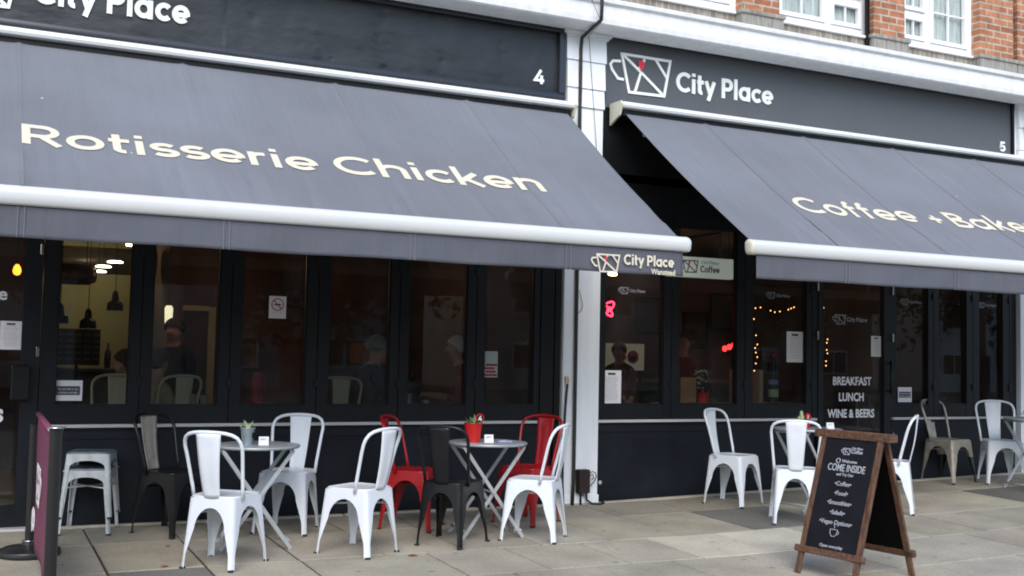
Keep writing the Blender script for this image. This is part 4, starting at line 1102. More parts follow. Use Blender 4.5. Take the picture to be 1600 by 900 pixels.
def place(t, x, y, rz, label=None, group=None):
    t.location = (x, y, G(x, y)); t.rotation_euler = (0, 0, rz)
    # settle on the slope
    if label: t['label'] = label
    if group: t['group'] = group
    return t
WG = 'white metal cafe chairs'; RG = 'red metal cafe chairs'
def put(src, x, y, rz, label, group=None):
    return place(copy_tree(src), x, y, rz, label, group)
cw = chair('white chair', K['chair_white'], group=WG)
place(cw, -3.694, -1.622, -.71, 'nearest white metal chair, its back to the viewer before the zinc bucket table')
put(cw, -3.005, -.583, 2.552, 'white metal chair facing the street on the far side of the zinc bucket table', WG)
put(cw, -2.756, -1.512, .611, 'white metal chair turned left, standing just left of the black chair', WG)
put(cw, -1.352, -1.408, .815, 'white metal chair turned left in front of the middle white pilaster', WG)
put(cw, 1.142, -.535, -2.765+.05, 'white metal chair turned right against the bare navy wall, left of the sandwich board', WG)
put(cw, 1.048, -1.50, -.673, 'white metal chair from behind, its right side hidden by the sandwich board', WG)
put(cw, 2.197, -1.398, .752, 'white metal chair sticking out behind the right side of the sandwich board', WG)
put(cw, 4.66, -.50, 2.60, 'whole white metal chair farthest right, before the right white pilaster', WG)
put(cw, 4.62, -1.28, .9, 'white metal chair cut off by the right picture edge', WG)
cr = chair('red chair', K['chair_red'], group=RG)
place(cr, -1.075, -.751, 2.046, 'red metal chair with its back against the middle white pilaster')
put(cr, -2.066, -.711, -2.229, 'red metal chair partly hidden behind a white chair, left of the red bucket', RG)
cb = chair('black metal chair from behind at the red bucket table', K['chair_black'])
place(cb, -2.021, -1.396, -.856)
cd_ = chair('black metal chair with a bare bronze back slat beside the stacked stools', K['chair_black'], back=K['chair_bronze'])
place(cd_, -3.835, -.42, -2.45)
ce = chair('bronze metal chair with darkened seat and legs beyond the sandwich board', K['chair_bronze'])
place(ce, 4.206, -.209, -2.98)
for c_ in ce.children:
    if c_.name.startswith('leg') and (c_.data.vertices[0].co.x < 0): c_.data.materials[0] = K['chair_black']

def stool(label, seat_m):
    t = thing('metal_stool', label, 'stool', (0, 0, 0), 0, 'stacked metal stools')
    corner = lambda z: (.15+.034*(1-z/.45), .15+.034*(1-z/.45), .15+.034*(1-z/.45), -.15-.034*(1-z/.45))
    body = MB(); legs = {(a, b): MB() for a in (True, False) for b in (True, False)}
    quad_wall(body, legs, corner, .452, .405, .36, .15, .24)
    sh = sheet({'apron': body, **legs}); sh['apron'].name = 'apron'; sh['apron'].materials.append(K['stool_grey']); link('apron', sh['apron'], t)
    for key, l in legs.items():
        sh[key].name = 'leg'; sh[key].materials.append(K['stool_grey']); lo = link('leg', sh[key], t)
        sx = 1 if key[0] else -1; sy = 1 if key[1] else -1
        MB().box((.184*sx-.016-.012*sx, .184*sy-.016-.012*sy, -.004), (.184*sx+.016-.012*sx, .184*sy+.016-.012*sy, .010), bev=.003).build('rubber_foot', K['rubber'], lo)
    mb = MB(); n = 40; rings = []
    for sc, z in ((1.0, .452), (1.01, .457), (.99, .463), (.96, .465), (.2, .462), (.13, .461), (.12, .455)):
        for k in range(n):
            a = 2*PI*k/n; c_, s_ = math.cos(a), math.sin(a); p = 7.0 if sc > .3 else 2; q = (abs(c_)**p+abs(s_)**p)**(-1/p)
            rings.append((c_*q*.15*sc, s_*q*.15*sc*(1 if sc > .3 else .6), z))
    fs = [(i*n+k, i*n+(k+1) % n, (i+1)*n+(k+1) % n, (i+1)*n+k) for i in range(6) for k in range(n)]
    mb.add(rings, fs).build('seat', seat_m, t, True, auto=.8)
    mb = MB(); mb.tube([(-.16, -.16, .33), (.16, .16, .33)], .006, 6).tube([(.16, -.16, .325), (-.16, .16, .325)], .006, 6).build('brace', K['stool_grey'], t, True)
    return t
st = stool('lower metal stool of the stack of two by the doorway', K['stool_top'])
place(st, -4.33, -.02-.0, -.20); st.location = (-4.335, -.015-.02, G(0, -.02))
# keep clear of the wall: footprint centre 0.24 m out
st.location.x = -4.375; st.location.y = -.225; st.rotation_euler.z = -.285; st.location.z = G(0, -.225)
s2 = copy_tree(st); s2.location.z += .118; s2.location.x += .004; s2['label'] = 'upper metal stool of the stack of two by the doorway'
for c_ in s2.children:
    if c_.name.startswith('seat'): pass

# folding bistro tables
def table(label, x, y, rz, h=.70):
    t = thing('bistro_table', label, 'table', (x, y, G(x, y)), rz, 'round folding tables')
    mb = MB(); mb.lathe([(0, h-.018), (.285, h-.018), (.296, h-.020), (.302, h-.010), (.300, h-.002), (.292, h), (0, h)], 48)
    mb.build('table_top', K['table_top'], t, True, auto=.6)
    for sy, k in ((-1, 1), (1, -1)):
        for yy in (-.165, .165):
            off = .010*sy
            mb = MB(); x0, x1 = -.235*k, .235*k; y0 = yy+off
            a = Vector((x0, y0, h-.035)); b = Vector((x1, y0, .0)); d = (b-a).normalized(); side = Vector((0, 1, 0)); up = d.cross(side)
            vs = []
            for p in (a, b):
                for u, v in ((-1, -1), (1, -1), (1, 1), (-1, 1)): vs.append(p+side*.006*u+up*.0125*v)
            mb.add(vs, [(0, 1, 2, 3), (7, 6, 5, 4), (0, 4, 5, 1), (1, 5, 6, 2), (2, 6, 7, 3), (3, 7, 4, 0)])
            mb.build('leg', K['table_leg'], t)
        mb = MB(); xb = .235*k*.93
        mb.tube([(xb-.0, -.165+.01*sy, .055), (xb-.0, .165+.01*sy, .055)], .008, 8).tube([(-.235*k, -.17, h-.033), (-.235*k, .17, h-.033)], .009, 8)
        mb.build('crossbar', K['table_leg'], t, True)
    mb = MB(); mb.tube([(0, -.185, h*.5-.018), (0, .185, h*.5-.018)], .007, 8).build('pivot_rod', K['table_leg'], t, True)
    return t
table('pale round table carrying the zinc bucket with a small succulent', -3.377, -1.085, -.12)
table('pale round table carrying the red bucket between the red chairs', -1.643, -1.179, -.10)
table('pale round table behind the white chair at the sandwich board', 1.60, -1.02, .15, h=.72)
table('pale round table at the right picture edge with purple flowers', 4.60, -.98, -.2, h=.72)

def bucket(name, label, cat, x, y, z, r0, r1, h, m, seed, leafm, kind, handle=False):
    t = thing(name, label, cat, (x, y, z))
    mb = MB(); mb.lathe([(0, .0), (r0, 0), (r0+(r1-r0)*.92, h*.92), (r1*1.05, h*.93), (r1*1.07, h*.96), (r1*1.05, h), (r1*.96, h), (r1*.9, h*.85), (0, h*.85)], 28)
    mb.build('bucket', m, t, True, auto=.7)
    MB().lathe([(0, h*.86), (r1*.89, h*.86)], 20).build('soil', K['mortar'], t)
    rr = random.Random(seed); mb = MB()
    for k in range(26 if kind == 'bush' else 12):
        a = rr.uniform(0, 2*PI); el = rr.uniform(.5, 1.35); L = rr.uniform(.05, .09) if kind == 'bush' else rr.uniform(.045, .085)
        b = Vector((math.cos(a)*r1*.35*rr.random(), math.sin(a)*r1*.35*rr.random(), h*.86)); d = Vector((math.cos(a)*math.cos(el), math.sin(a)*math.cos(el), math.sin(el)))
        s_ = d.cross(Vector((0, 0, 1))).normalized()*(.010 if kind == 'bush' else .015); up = Vector((0, 0, .004))
        pts = [b, b+d*L*.45+s_, b+d*L, b+d*L*.45-s_, b+d*L*.45+up*1.5]
        mb.add(pts, [(0, 1, 4), (1, 2, 4), (2, 3, 4), (3, 0, 4), (0, 3, 2, 1)])
    mb.build('leaves', leafm, t)
    return t
tz = G(0, -1.085)+.70
b1 = bucket('plant_bucket', 'small zinc bucket with a pale succulent on the left round table', 'plant pot', -3.445, -1.10, tz, .036, .050, .118, K['zinc'], 4, K['leaf_pale'], 'succ')
MB().box((.010, -.0475, .045), (.026, -.0440, .085), T=Matrix.Rotation(.3, 4, 'Z')).build('printed_label', K['black'], b1)
MB().box((-.03, -.003, 0), (.03, .003, .062), bev=.002).build('plate', K['paper'], None)
card = bpy.data.objects['plate']; bpy.data.objects.remove(card)
def table_card(x, y, z, rz, label):
    t = thing('table_card', label, 'card', (x, y, z), rz)
    MB().add([(-.034, -.018, 0), (.034, -.018, 0), (.034, 0, .058), (-.034, 0, .058), (-.034, .018, 0), (.034, .018, 0), (-.034, -.0165, -.0), (.034, -.0165, 0), (.034, 0, .056), (-.034, 0, .056), (-.034, .0165, 0), (.034, .0165, 0)],
             [(0, 1, 2, 3), (3, 2, 5, 4), (7, 6, 9, 8), (8, 9, 10, 11), (0, 6, 7, 1), (4, 5, 11, 10)]).build('folded_card', K['paper'], t)
    mb = MB()
    for k in range(3): mb.add([(-.022, -.0165+.0054*k*0-.0006-.0, .040), (.02, -.0065, .040), (.02, -.0060, .043), (-.022, -.0060, .043)], [(0, 1, 2, 3)]) if k == 0 else None
    mb.build('printed_text', K['print_grey'], t)
    return t
table_card(-3.345, -1.16, tz, -.25, 'small white folded card beside the zinc bucket')
tz2 = G(0, -1.179)+.70
b2 = bucket('plant_bucket', 'red bucket with a dry plant and number 4 tag on the middle table', 'plant pot', -1.775, -1.20, tz2, .052, .068, .145, K['red_gloss'], 9, K['leaf'], 'bush')
tg = MB(); ring = [(.055+.034*math.cos(a*PI/8), .0, .178+.036*math.sin(a*PI/8)) for a in range(16)]
tg.add(ring+[(x, .006, z) for x, y, z in ring], [tuple(reversed(range(16))), tuple(range(16, 32))]+[(k, (k+1) % 16, 16+(k+1) % 16, 16+k) for k in range(16)]); tg.build('number_tag', K['red_gloss'], b2)
mb = MB(); ring = [(.055+.026*math.cos(a*PI/8), -.0012, .178+.028*math.sin(a*PI/8)) for a in range(16)]; mb.add(ring, [tuple(reversed(range(16)))]); mb.build('tag_face', K['black'], b2)
mb = MB(); lettering(mb, '4', lambda a, b, c: (a, -.002-c, b), .036, .041, sw=.24, depth=.001); o = mb.build('number_digit', K['paper'], b2); o.location.z = .160
table_card(-1.665, -1.245, tz2, -.2, 'small white folded card beside the red bucket')
mb = MB(); mb.box((-.055, -.03, 0), (.0, .03, .006), bev=.002).box((.004, -.03, 0), (.055, .03, .005), bev=.002); mb.box((-.03, -.02, .0062), (.02, .025, .011), bev=.002)
o = mb.build('napkin_stack', mat('lilac_paper', (.42, .42, .66), .8)); o.location = (-1.52, -1.21, tz2); tag(o, 'lilac napkins lying flat on the middle table', 'napkins')
tz3 = G(1.5, -1.02)+.72
b3 = bucket('plant_bucket', 'red bucket with cactus and number tag on the table by the sandwich board', 'plant pot', 1.55, -1.02, tz3, .050, .066, .06, K['red_gloss'], 12, K['leaf'], 'bush')
tg = MB(); ring = [(.05+.034*math.cos(a*PI/8), .0, .10+.036*math.sin(a*PI/8)) for a in range(16)]
tg.add(ring+[(x, .006, z) for x, y, z in ring], [tuple(reversed(range(16))), tuple(range(16, 32))]+[(k, (k+1) % 16, 16+(k+1) % 16, 16+k) for k in range(16)]); tg.build('number_tag', K['red_gloss'], b3)
MB().box((.044, -.003, .085), (.054, -.001, .118)).build('tag_mark', K['paper'], b3)
mb = MB()
for k, (cx, cy, r, h) in enumerate(((-.02, .0, .022, .075), (.0, .03, .018, .11), (-.035, .02, .015, .06))): mb.lathe([(0, .05), (r*.8, .05), (r, .05+h*.5), (r*.8, .05+h*.85), (0, .05+h)], 10, c=(cx, cy))
mb.build('cactus', K['leaf_pale'], b3, True)
table_card(1.73, -1.16, tz3, -.3, 'small white card on the table by the sandwich board')
tz4 = G(4.6, -.98)+.72
bucket('plant_bucket', 'zinc pot with a bushy green plant on the table at the right picture edge', 'plant pot', 4.60, -.92, tz4, .04, .052, .10, K['zinc'], 17, K['leaf'], 'bush')
fl = thing('flower_pot', 'low pot of purple and white flowers on the table at the right edge', 'flowers', (4.47, -1.02, tz4))
MB().lathe([(0, 0), (.04, 0), (.055, .03), (.05, .03), (0, .026)], 20).build('pot', K['chair_black'], fl, True, auto=.6)
rr = random.Random(5); mb = MB()
for k in range(60):
    c = Vector((rr.uniform(-.09, .09), rr.uniform(-.06, .06), .035+rr.random()*.05)); s_ = .014
    a = Vector((rr.gauss(0, 1), rr.gauss(0, 1), rr.gauss(0, 1))).normalized(); b = a.orthogonal().normalized()
    mb.add([c-a*s_, c+b*s_, c+a*s_, c-b*s_], [(0, 1, 2, 3)], rr.choice([0, 0, 1, 2]))
mb.build('blossoms', [mat('purple_petal', (.12, .03, .16), .7), mat('white_petal', (.6, .6, .7), .7), K['leaf_dark']], fl, fix=False)

# ------------------------------------------------------------------ sandwich board
ab = thing('sandwich_board', 'wooden sandwich board with chalk lettering COME INSIDE on the pavement', 'sandwich board', (.117, -3.193, G(.117, -3.193)), -1.437)
Wd, Sp, Hh = .50, .56, .935
lean = math.atan2(Sp/2, Hh)
def leaf(sgn):   # sgn -1: front face, +1 rear ; local frame: x along width, z' along the slope
    T = Matrix.Translation((0, sgn*.012, Hh)) @ Matrix.Rotation(sgn*lean, 4, 'X')
    L = math.hypot(Sp/2, Hh); t_ = .040
    mb = MB(); q = .5*t_
    ya, yb_ = (-.011, .011)
    for s_ in (-1, 1):
        x0, x1 = sorted((s_*Wd/2, s_*(Wd/2-t_)))
        mb.box((x0, ya, -L+.0), (x1, yb_, -.045), T=T, bev=.003)
    fr = mb.build('side_rail', K['board_wood'], ab)
    mb = MB(); mb.box((-Wd/2-.03, ya-.012*(1 if sgn < 0 else -0), -.82*L-.035), (Wd/2+.03, yb_+.012*(0 if sgn < 0 else 1), -.82*L+.008), T=T, bev=.003)
    mb.build('cross_rail', K['board_wood_h'], ab)
    mb = MB(); mb.box((-Wd/2+t_+.001, -.004, -.82*L+.009), (Wd/2-t_-.001, .004, -.046), T=T)
    bd = mb.build('chalkboard' if sgn < 0 else 'rear_board', K['chalk'] if sgn < 0 else K['chalk_back'], ab)
    return T, L, bd
Tf, Lf, bf = leaf(-1); Tr, Lr, br_ = leaf(1)
MB().box((-Wd/2-.06, -.040, Hh-.046), (Wd/2+.06, .040, Hh+.006), bev=.005).build('top_rail', K['board_wood_h'], ab)
Lb = .82*Lf
def onboard(x, v):   # v = distance down the board
    return Tf @ Matrix.Translation((x, -.0048, -v)) @ Matrix.Rotation(PI/2, 4, 'X')
def btext(s, v, size, bold=.01, sx=1.0): font_text('chalk_lettering', s, size, onboard(0, v), K['chalk_text'], bf, 'CENTER', bold=bold, sx=sx)
def Xb(a, b, c):
    p = Tf @ Vector((a, -.0048-c, -.045+b)); return tuple(p)
mb = MB(); cup_logo(mb, lambda a, b, c: Xb(a, b-.155+.045-.0, c), .115, -.075, .0, pin=None, hw=.018, depth=.0008); mb.build('mug_logo', K['chalk_text'], bf)
font_text('chalk_lettering', 'City Place', .022, onboard(.015, .115), K['chalk_text'], bf, bold=.02)
font_text('chalk_lettering', 'Coffee', .034, onboard(.015, .142), K['chalk_text'], bf, bold=.02)
font_text('chalk_lettering', 'Welcome', .028, onboard(-.045, .208), K['chalk_text'], bf, bold=.02, sx=1.1)
mb = MB(); mb.tube([Xb(-.075+.016*math.cos(a*PI/5), -.155+.016*math.sin(a*PI/5), .001) for a in range(10)], .003, 5, closed=True); mb.build('chalk_swirl', K['chalk_text'], bf)
btext('COME INSIDE', .268, .068, .012, .74); btext('and Try Our', .298, .027, .015)
btext('•Coffee•', .365, .042, .008, .95); btext('•Food•', .428, .042, .008, .95); btext('•Smoothies•', .492, .042, .008, .95); btext('•Salads•', .556, .042, .008, .95); btext('•Vegan Options•', .622, .042, .008, .95); btext('Open everyday', .775, .029, .012, 1.05)
mb = MB()
cupl = [(-.030, -.655), (-.026, -.685), (-.010, -.70), (.010, -.70), (.026, -.685), (.030, -.655), (-.030, -.655)]
mb.tube([Xb(a, b+.045, .001) for a, b in cupl], .0022, 5); mb.tube([Xb(.030+.012*math.sin(k*PI/5)*1, -.663-.022*k/5+.045, .001) for k in range(6)], .002, 5)
mb.tube([Xb(.004*math.sin(k*1.5), -.648+.012*k*.55+.045, .001) for k in range(6)], .002, 5); mb.build('chalk_cup', K['chalk_text'], bf)

# ------------------------------------------------------------------ barrier
bar = thing('cafe_barrier', 'burgundy fabric barrier banner strung between two black posts at the left', 'barrier')
PA = (-4.815, -.96); PB = (-4.765, -2.30)
def post(x, y, h, pr=.034):
    z = G(x, y)
    o = MB().lathe([(0, z+.055), (pr, z+.055), (pr, z+h), (pr+.003, z+h), (pr+.003, z+h+.010), (0, z+h+.014)], 20, c=(x, y)).build('post', K['post'], bar, True, auto=.5)
    MB().lathe([(0, z), (.195, z), (.198, z+.012), (.190, z+.035), (.15, z+.052), (.045, z+.066), (.04, z+.09), (0, z+.09)], 40, c=(x, y)).build('base_disc', K['post'], o, True, auto=.6)
    MB().lathe([(.0315, z+.086), (.044, z+.088), (.044, z+.094), (.0315, z+.096)], 20, c=(x, y)).build('collar', K['chrome'], o, True)
    return o
post(PA[0]+.012, PA[1], .83, .028); o = post(PB[0], PB[1]-.02, .925)
zA, zB = G(*PA)+.91, G(*PB)+.925
MB().lathe([(0, zB+.012), (.046, zB+.012), (.050, zB+.018), (.0, zB+.022)], 24, c=(PB[0], PB[1]-.02)).build('post_cap', K['chrome'], o, True)
a = Vector((PA[0]+.03, PA[1]-.05, zA)); b = Vector((PB[0]-.025, PB[1]+.06, zB)); d = b-a
mb = MB(); mb.tube([a, b], .018, 12); mb.build('banner_tube', K['banner'], bar, True)
mb = MB(); mb.tube([a-d*.02, a], .013, 10).tube([b, b+d*.018], .013, 10); mb.build('tube_end', K['sill'], bar, True)
n_, m_ = 30, 14; vs = []; fs = []
for i in range(n_+1):
    u = i/n_
    for j in range(m_+1):
        v = j/m_; p = a+d*u; vs.append((p.x+.006*math.sin(u*9+v*2)*v, p.y, p.z-.015-.80*v))
for i in range(n_):
    for j in range(m_): q = i*(m_+1)+j; fs.append((q, q+1, q+m_+2, q+m_+1))
bn = MB().add(vs, fs).build('banner', K['banner'], bar, True, fix=False)
md = bn.modifiers.new('thick', 'SOLIDIFY'); md.thickness = .003; md.offset = 0
# lettering on the side of the banner that faces left of the chairs
def Xn(a_, b_, c_):
    u = a_/d.length; p = a+d*u; return (p.x+.009+c_, p.y, p.z-.80+b_)
mb = MB(); cup_logo(mb, lambda a_, b_, c_: Xn(a_, b_+.29, c_), .62, .40, .0, pin=None, hw=.014, depth=.003); mb.build('mug_logo', K['paper'], bn)
mb = MB(); lettering(mb, 'City', lambda a_, b_, c_: Xn(a_, b_+.08, c_), .14, .95, sw=.22, depth=.003); mb.build('lettering', K['paper'], bn)
def Xm(a_, b_, c_):
    u = a_/d.length; p = a+d*(1-u); return (p.x-.009-c_, p.y, p.z-.80+b_)
mb = MB(); cup_logo(mb, lambda a_, b_, c_: Xm(a_, b_+.29, c_), .62, .40, .0, pin=None, hw=.014, depth=.003); mb.build('mug_logo', K['paper'], bn)
mb = MB(); lettering(mb, 'City', lambda a_, b_, c_: Xm(a_, b_+.08, c_), .14, .95, sw=.22, depth=.003); mb.build('lettering', K['paper'], bn)

# a few fallen leaves on the slabs
lfm = mat('fallen_leaf', (.32, .14, .04), .8)
for k, (x, y) in enumerate([(-3.93, -.95), (-4.05, -1.60), (-2.45, -1.75), (.75, -2.15), (1.45, -2.2)]):
    s_ = .018+.006*(k % 3); c = random.Random(k).uniform(0, 6)
    mb = MB(); mb.add([(-s_*1.5, 0, .004), (0, s_, .010), (s_*1.5, 0, .003), (0, -s_, .009), (0, 0, .006)], [(0, 4, 1), (1, 4, 2), (2, 4, 3), (3, 4, 0)])
    o = mb.build('fallen_leaf', lfm, None, label=None); o.location = (x, y, G(x, y)+.002); o.rotation_euler = (0, 0, c)
    tag(o, ['curled brown leaf by the foot of the black chair with bronze back', 'brown leaf on the dark paving slab at the left', 'brown leaf between the two left tables, behind the turned chair', 'brown leaf on the pale slab left of the sandwich board', 'brown leaf right of the sandwich board'][k], 'leaf', 'fallen leaves')

# ================================================================== INTERIOR
def st_box(name, lo, hi, m):
    return tag(MB().box(lo, hi).build(name, m), kind='structure')
st_box('interior_floor', (XL+.3, .12, -.10), (XR-.3, 8.7, .02), K['floor_wood'])
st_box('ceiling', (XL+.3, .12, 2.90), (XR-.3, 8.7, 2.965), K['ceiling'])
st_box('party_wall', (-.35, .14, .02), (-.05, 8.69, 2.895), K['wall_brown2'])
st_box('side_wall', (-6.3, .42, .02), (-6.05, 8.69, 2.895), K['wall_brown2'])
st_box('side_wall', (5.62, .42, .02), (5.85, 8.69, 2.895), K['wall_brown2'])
st_box('back_wall', (-6.04, 6.6, .02), (-3.0, 6.8, 2.895), K['wall_kitchen'])
st_box('partition_wall', (-6.04, 3.1, .02), (-4.66, 3.2, 2.895), K['wall_brown'])
st_box('partition_wall', (-3.12, 4.6, .02), (-3.0, 6.59, 2.895), K['wall_brown'])
st_box('partition_wall', (-2.999, 4.62, .02), (-.36, 4.75, 2.895), K['wall_brown'])
st_box('back_wall', (-.04, 5.2, .02), (5.61, 5.4, 2.895), K['wall_red'])
def thg(o, label, cat, group=None): return tag(o, label, cat, group)

# counters
c1 = thing('counter', 'dark service counter deep inside the left shop', 'counter')
MB().box((-5.9, 4.9, .02), (-3.2, 5.5, 1.02)).build('counter_body', K['counter'], c1); MB().box((-5.92, 4.86, 1.021), (-3.17, 5.54, 1.07), bev=.006).build('worktop', K['counter'], c1)
c2 = thing('counter', 'wooden topped window bar behind the glass of the right shop', 'counter')
MB().box((.92, .22, .84), (2.55, .52, .888), bev=.006).build('worktop', K['worktop'], c2)
MB().box((.98, .25, .02), (1.04, .49, .839)).box((2.42, .25, .02), (2.48, .49, .839)).build('leg', K['black'], c2)
c3 = thing('counter', 'dark bar counter along the back of the right shop', 'counter')
MB().box((.6, 3.7, .02), (4.6, 4.2, 1.0)).build('counter_body', K['counter'], c3); MB().box((.58, 3.66, 1.001), (4.62, 4.24, 1.04)).build('worktop', K['worktop'], c3)
# pendant lamps over the counter
def pendant(x, y, z, label, glow=K['warm_lamp'], shade=K['black'], s=1.0, group='black pendant lamps'):
    t = thing('pendant_lamp', label, 'lamp', (x, y, z), 0, group)
    MB().tube([(0, 0, .2*s), (0, 0, 2.895-z)], .004, 6).build('cord', K['black'], t)
    MB().lathe([(.075*s, 0), (.078*s, .02*s), (.070*s, .075*s), (.035*s, .10*s), (.030*s, .16*s), (.018*s, .185*s), (0, .2*s)], 24).build('lamp_shade', shade, t, True, auto=.7)
    MB().lathe([(0, .012), (.028*s, .018), (.03*s, .04*s), (.02*s, .07*s), (0, .075*s)], 14).build('bulb', glow, t, True)
    return t
pendant(-4.44, 2.5, 1.54, 'black pendant lamp leftmost of three in the left window'); pendant(-4.19, 2.5, 1.50, 'black pendant lamp hanging lowest, middle of three'); pendant(-3.95, 2.5, 1.68, 'black pendant lamp hanging highest, right of three')
pendant(5.05, 3.0, 1.62, 'small yellow lit lamp seen through the pane right of the lettered door', K['yellow_lamp'], K['wall_brown'], .9, 'yellow lamps')
# round ceiling lights over the kitchen
RL = [(-3.80, 4.0, 2.25), (-3.91, 4.1, 2.20), (-3.95, 4.2, 2.15)]
for k, (x, y, z) in enumerate(RL):
    t = thing('ceiling_light', ['round white ceiling light highest of the kitchen three', 'round white ceiling light in the middle of the kitchen three', 'round white ceiling light lowest of the kitchen three'][k], 'ceiling light', (x, y, z), 0, 'round kitchen lights')
    MB().lathe([(0, 0), (.082, 0), (.085, .01), (.06, .02), (0, .02)], 24).build('diffuser', K['white_lamp'], t, True, auto=.6); MB().tube([(0, 0, .02), (0, 0, 2.895-z)], .004, 6).build('cord', K['black'], t)
# point lights added without fixtures: kitchen, both shop rooms, neon
def pt(x, y, z, e, col, r=.08):
    l = bpy.data.lights.new('added_light', 'POINT'); l.energy = e; l.color = col; l.shadow_soft_size = r
    o = bpy.data.objects.new('added_light', l); COL.objects.link(o); o.location = (x, y, z)
pt(-3.85, 5.6, 2.5, 4, (1, .88, .55)); pt(-4.6, 5.7, 2.4, 2.4, (1, .86, .5)); pt(-3.2, 2.6, 2.2, 2.2, (1, .5, .22)); pt(-1.4, 2.4, 2.4, 2.6, (1, .5, .25)); pt(2.2, 3.0, 2.5, 2.5, (1, .45, .25)); pt(4.4, 3.0, 2.5, 2.0, (1, .7, .4)); pt(.75, .7, 1.8, .8, (1, .03, .04))
tk = thing('copper_tank', 'dark oval metal extractor drum hanging in the left window', 'extractor')
T = Matrix.Translation((-4.32, 2.75, 2.03)) @ Matrix.Rotation(PI/2, 4, 'Y') @ Matrix.Diagonal((1, 1, 1, 1))
MB().lathe([(0, -.22), (.07, -.21), (.10, -.15), (.105, 0), (.10, .15), (.07, .21), (0, .22)], 28, T=T).build('drum', K['tank'], tk, True); MB().tube([(-4.45, 2.75, 2.12), (-4.45, 2.75, 2.895)], .006, 6).tube([(-4.2, 2.75, 2.12), (-4.2, 2.75, 2.895)], .006, 6).build('cord', K['black'], tk)
dk = MB(); dk.tube([(-4.9, 5.2, 2.35), (-3.2, 5.2, 2.35)], .16, 24); thg(dk.build('duct', mat('duct_metal', (.35, .32, .22), .35, metal=.6, noise=(3, .3)), None, True), 'round silver duct running above the kitchen', 'duct')
thg(MB().lathe([(0, 0), (.036, 0), (.038, .14), (.036, .18), (.013, .23), (.013, .30), (0, .30)], 16, T=Matrix.Translation((-3.72, 5.1, 1.071))).build('wine_bottle', K['counter'], None, True), 'dark bottle standing on the service counter', 'bottle')
mbd = thing('menu_board', 'dark menu board with faint rows, above the seated people at the left', 'menu board')
MB().box((-4.46, 3.0, 1.14), (-4.02, 3.03, 1.50)).build('board', K['counter'], mbd); mb = MB()
for j in range(5):
    for i in range(5): mb.box((-4.43+.085*i, 2.996, 1.19+.06*j), (-4.37+.085*i, 2.999, 1.215+.06*j))
mb.build('printed_text', mat('dim_print', (.10, .10, .10), .8), mbd); MB().box((-4.25, 3.005, .02), (-4.22, 3.025, 1.139)).build('stand', K['black'], mbd)
# orange filament bulb
ob = thing('filament_bulb', 'glowing orange bulb behind the far left door glass', 'lamp', (-4.85, 2.0, 1.99))
MB().lathe([(0, -.04), (.025, -.03), (.036, 0), (.028, .035), (.012, .06), (0, .06)], 16).build('bulb', K['orange_lamp'], ob, True); MB().tube([(0, 0, .06), (0, 0, .905)], .004, 6).build('cord', K['black'], ob)
pt(-4.85, 1.9, 1.9, .6, (1, .3, .05), .05)
# back room doorway and wall lamp
dw = thing('doorway', 'cream framed doorway at the back of the left shop', 'doorway')
MB().box((-2.66, 4.55, .02), (-2.58, 4.618, 1.82)).box((-2.96, 4.55, 1.77), (-2.661, 4.618, 1.83)).build('door_frame', K['cream_wood'], dw); MB().box((-2.94, 4.59, .02), (-2.67, 4.617, 1.765)).build('door_leaf', K['wall_brown2'], dw)
wl = thing('wall_lamp', 'pale lit column lamp in the second window pane', 'lamp', (-3.21, 4.0, 1.60))
MB().lathe([(0, 0), (.04, 0), (.046, .17), (.03, .2), (0, .2)], 16).build('lamp_shade', mat('lit_shade', (.6, .55, .4), .6, emit=((1, .88, .6), .6)), wl, True); MB().tube([(0, 0, .2), (0, 0, 1.295)], .005, 6).build('cord', K['black'], wl)
# posters and pictures
def pic(name, label, cat, x0, x1, z0, z1, y, m, frame=None, th=.02):
    t = thing(name, label, cat); MB().box((x0, y-th, z0), (x1, y, z1)).build('picture_panel', m, t)
    if frame:
        f = .03; MB().box((x0-f, y-th-.01, z0-f), (x0-.001, y, z1+f)).box((x1+.001, y-th-.01, z0-f), (x1+f, y, z1+f)).box((x0-.0005, y-th-.01, z0-f), (x1+.0005, y, z0-.001)).box((x0-.0005, y-th-.01, z1+.001), (x1+.0005, y, z1+f)).build('picture_frame', frame, t)
    return t
pic('wall_picture', 'orange picture behind the white-haired woman', 'picture', -.9+.0, -.42, 1.18, 1.44, 4.60, K['orange'], K['wall_brown2'])
pic('wall_picture', 'dark framed picture high in the fourth window pane', 'picture', -1.75, -1.35, 1.9, 2.3, 4.60, K['counter'], K['black'])
pic('wall_picture', 'grey papers pinned up in the third window pane', 'picture', -2.40, -2.05, 1.10, 1.40, 4.60, mat('dim_paper', (.16, .15, .14), .9, noise=(9, .5)))
pic('wall_picture', 'pale wide food poster behind the notice of the right shop', 'poster', 1.72, 2.62, 1.16, 1.50, 3.30, K['poster_lit'])
o = bpy.data.objects['picture_panel']
fd = [c for c in bpy.data.objects if c.get('label') == 'pale wide food poster behind the notice of the right shop'][0]
mb = MB()
for cx, r_, mi in ((2.45, .085, 0), (1.86, .06, 1), (2.30, .05, 1)):
    ring = [(cx+r_*math.cos(a*PI/8), 3.278, 1.33+r_*math.sin(a*PI/8)) for a in range(16)]; mb.add(ring, [tuple(range(16))], mi)
ring = [(2.45+.05*math.cos(a*PI/8), 3.276, 1.31+.04*math.sin(a*PI/8)) for a in range(16)]; mb.add(ring, [tuple(range(16))], 2)
mb.build('food_print', [K['print_red'], K['orange'], K['chair_black']], fd)
MB().box((1.75, 3.281, .02), (1.79, 3.30, 1.159)).box((2.55, 3.281, .02), (2.59, 3.30, 1.159)).build('stand', K['black'], fd)
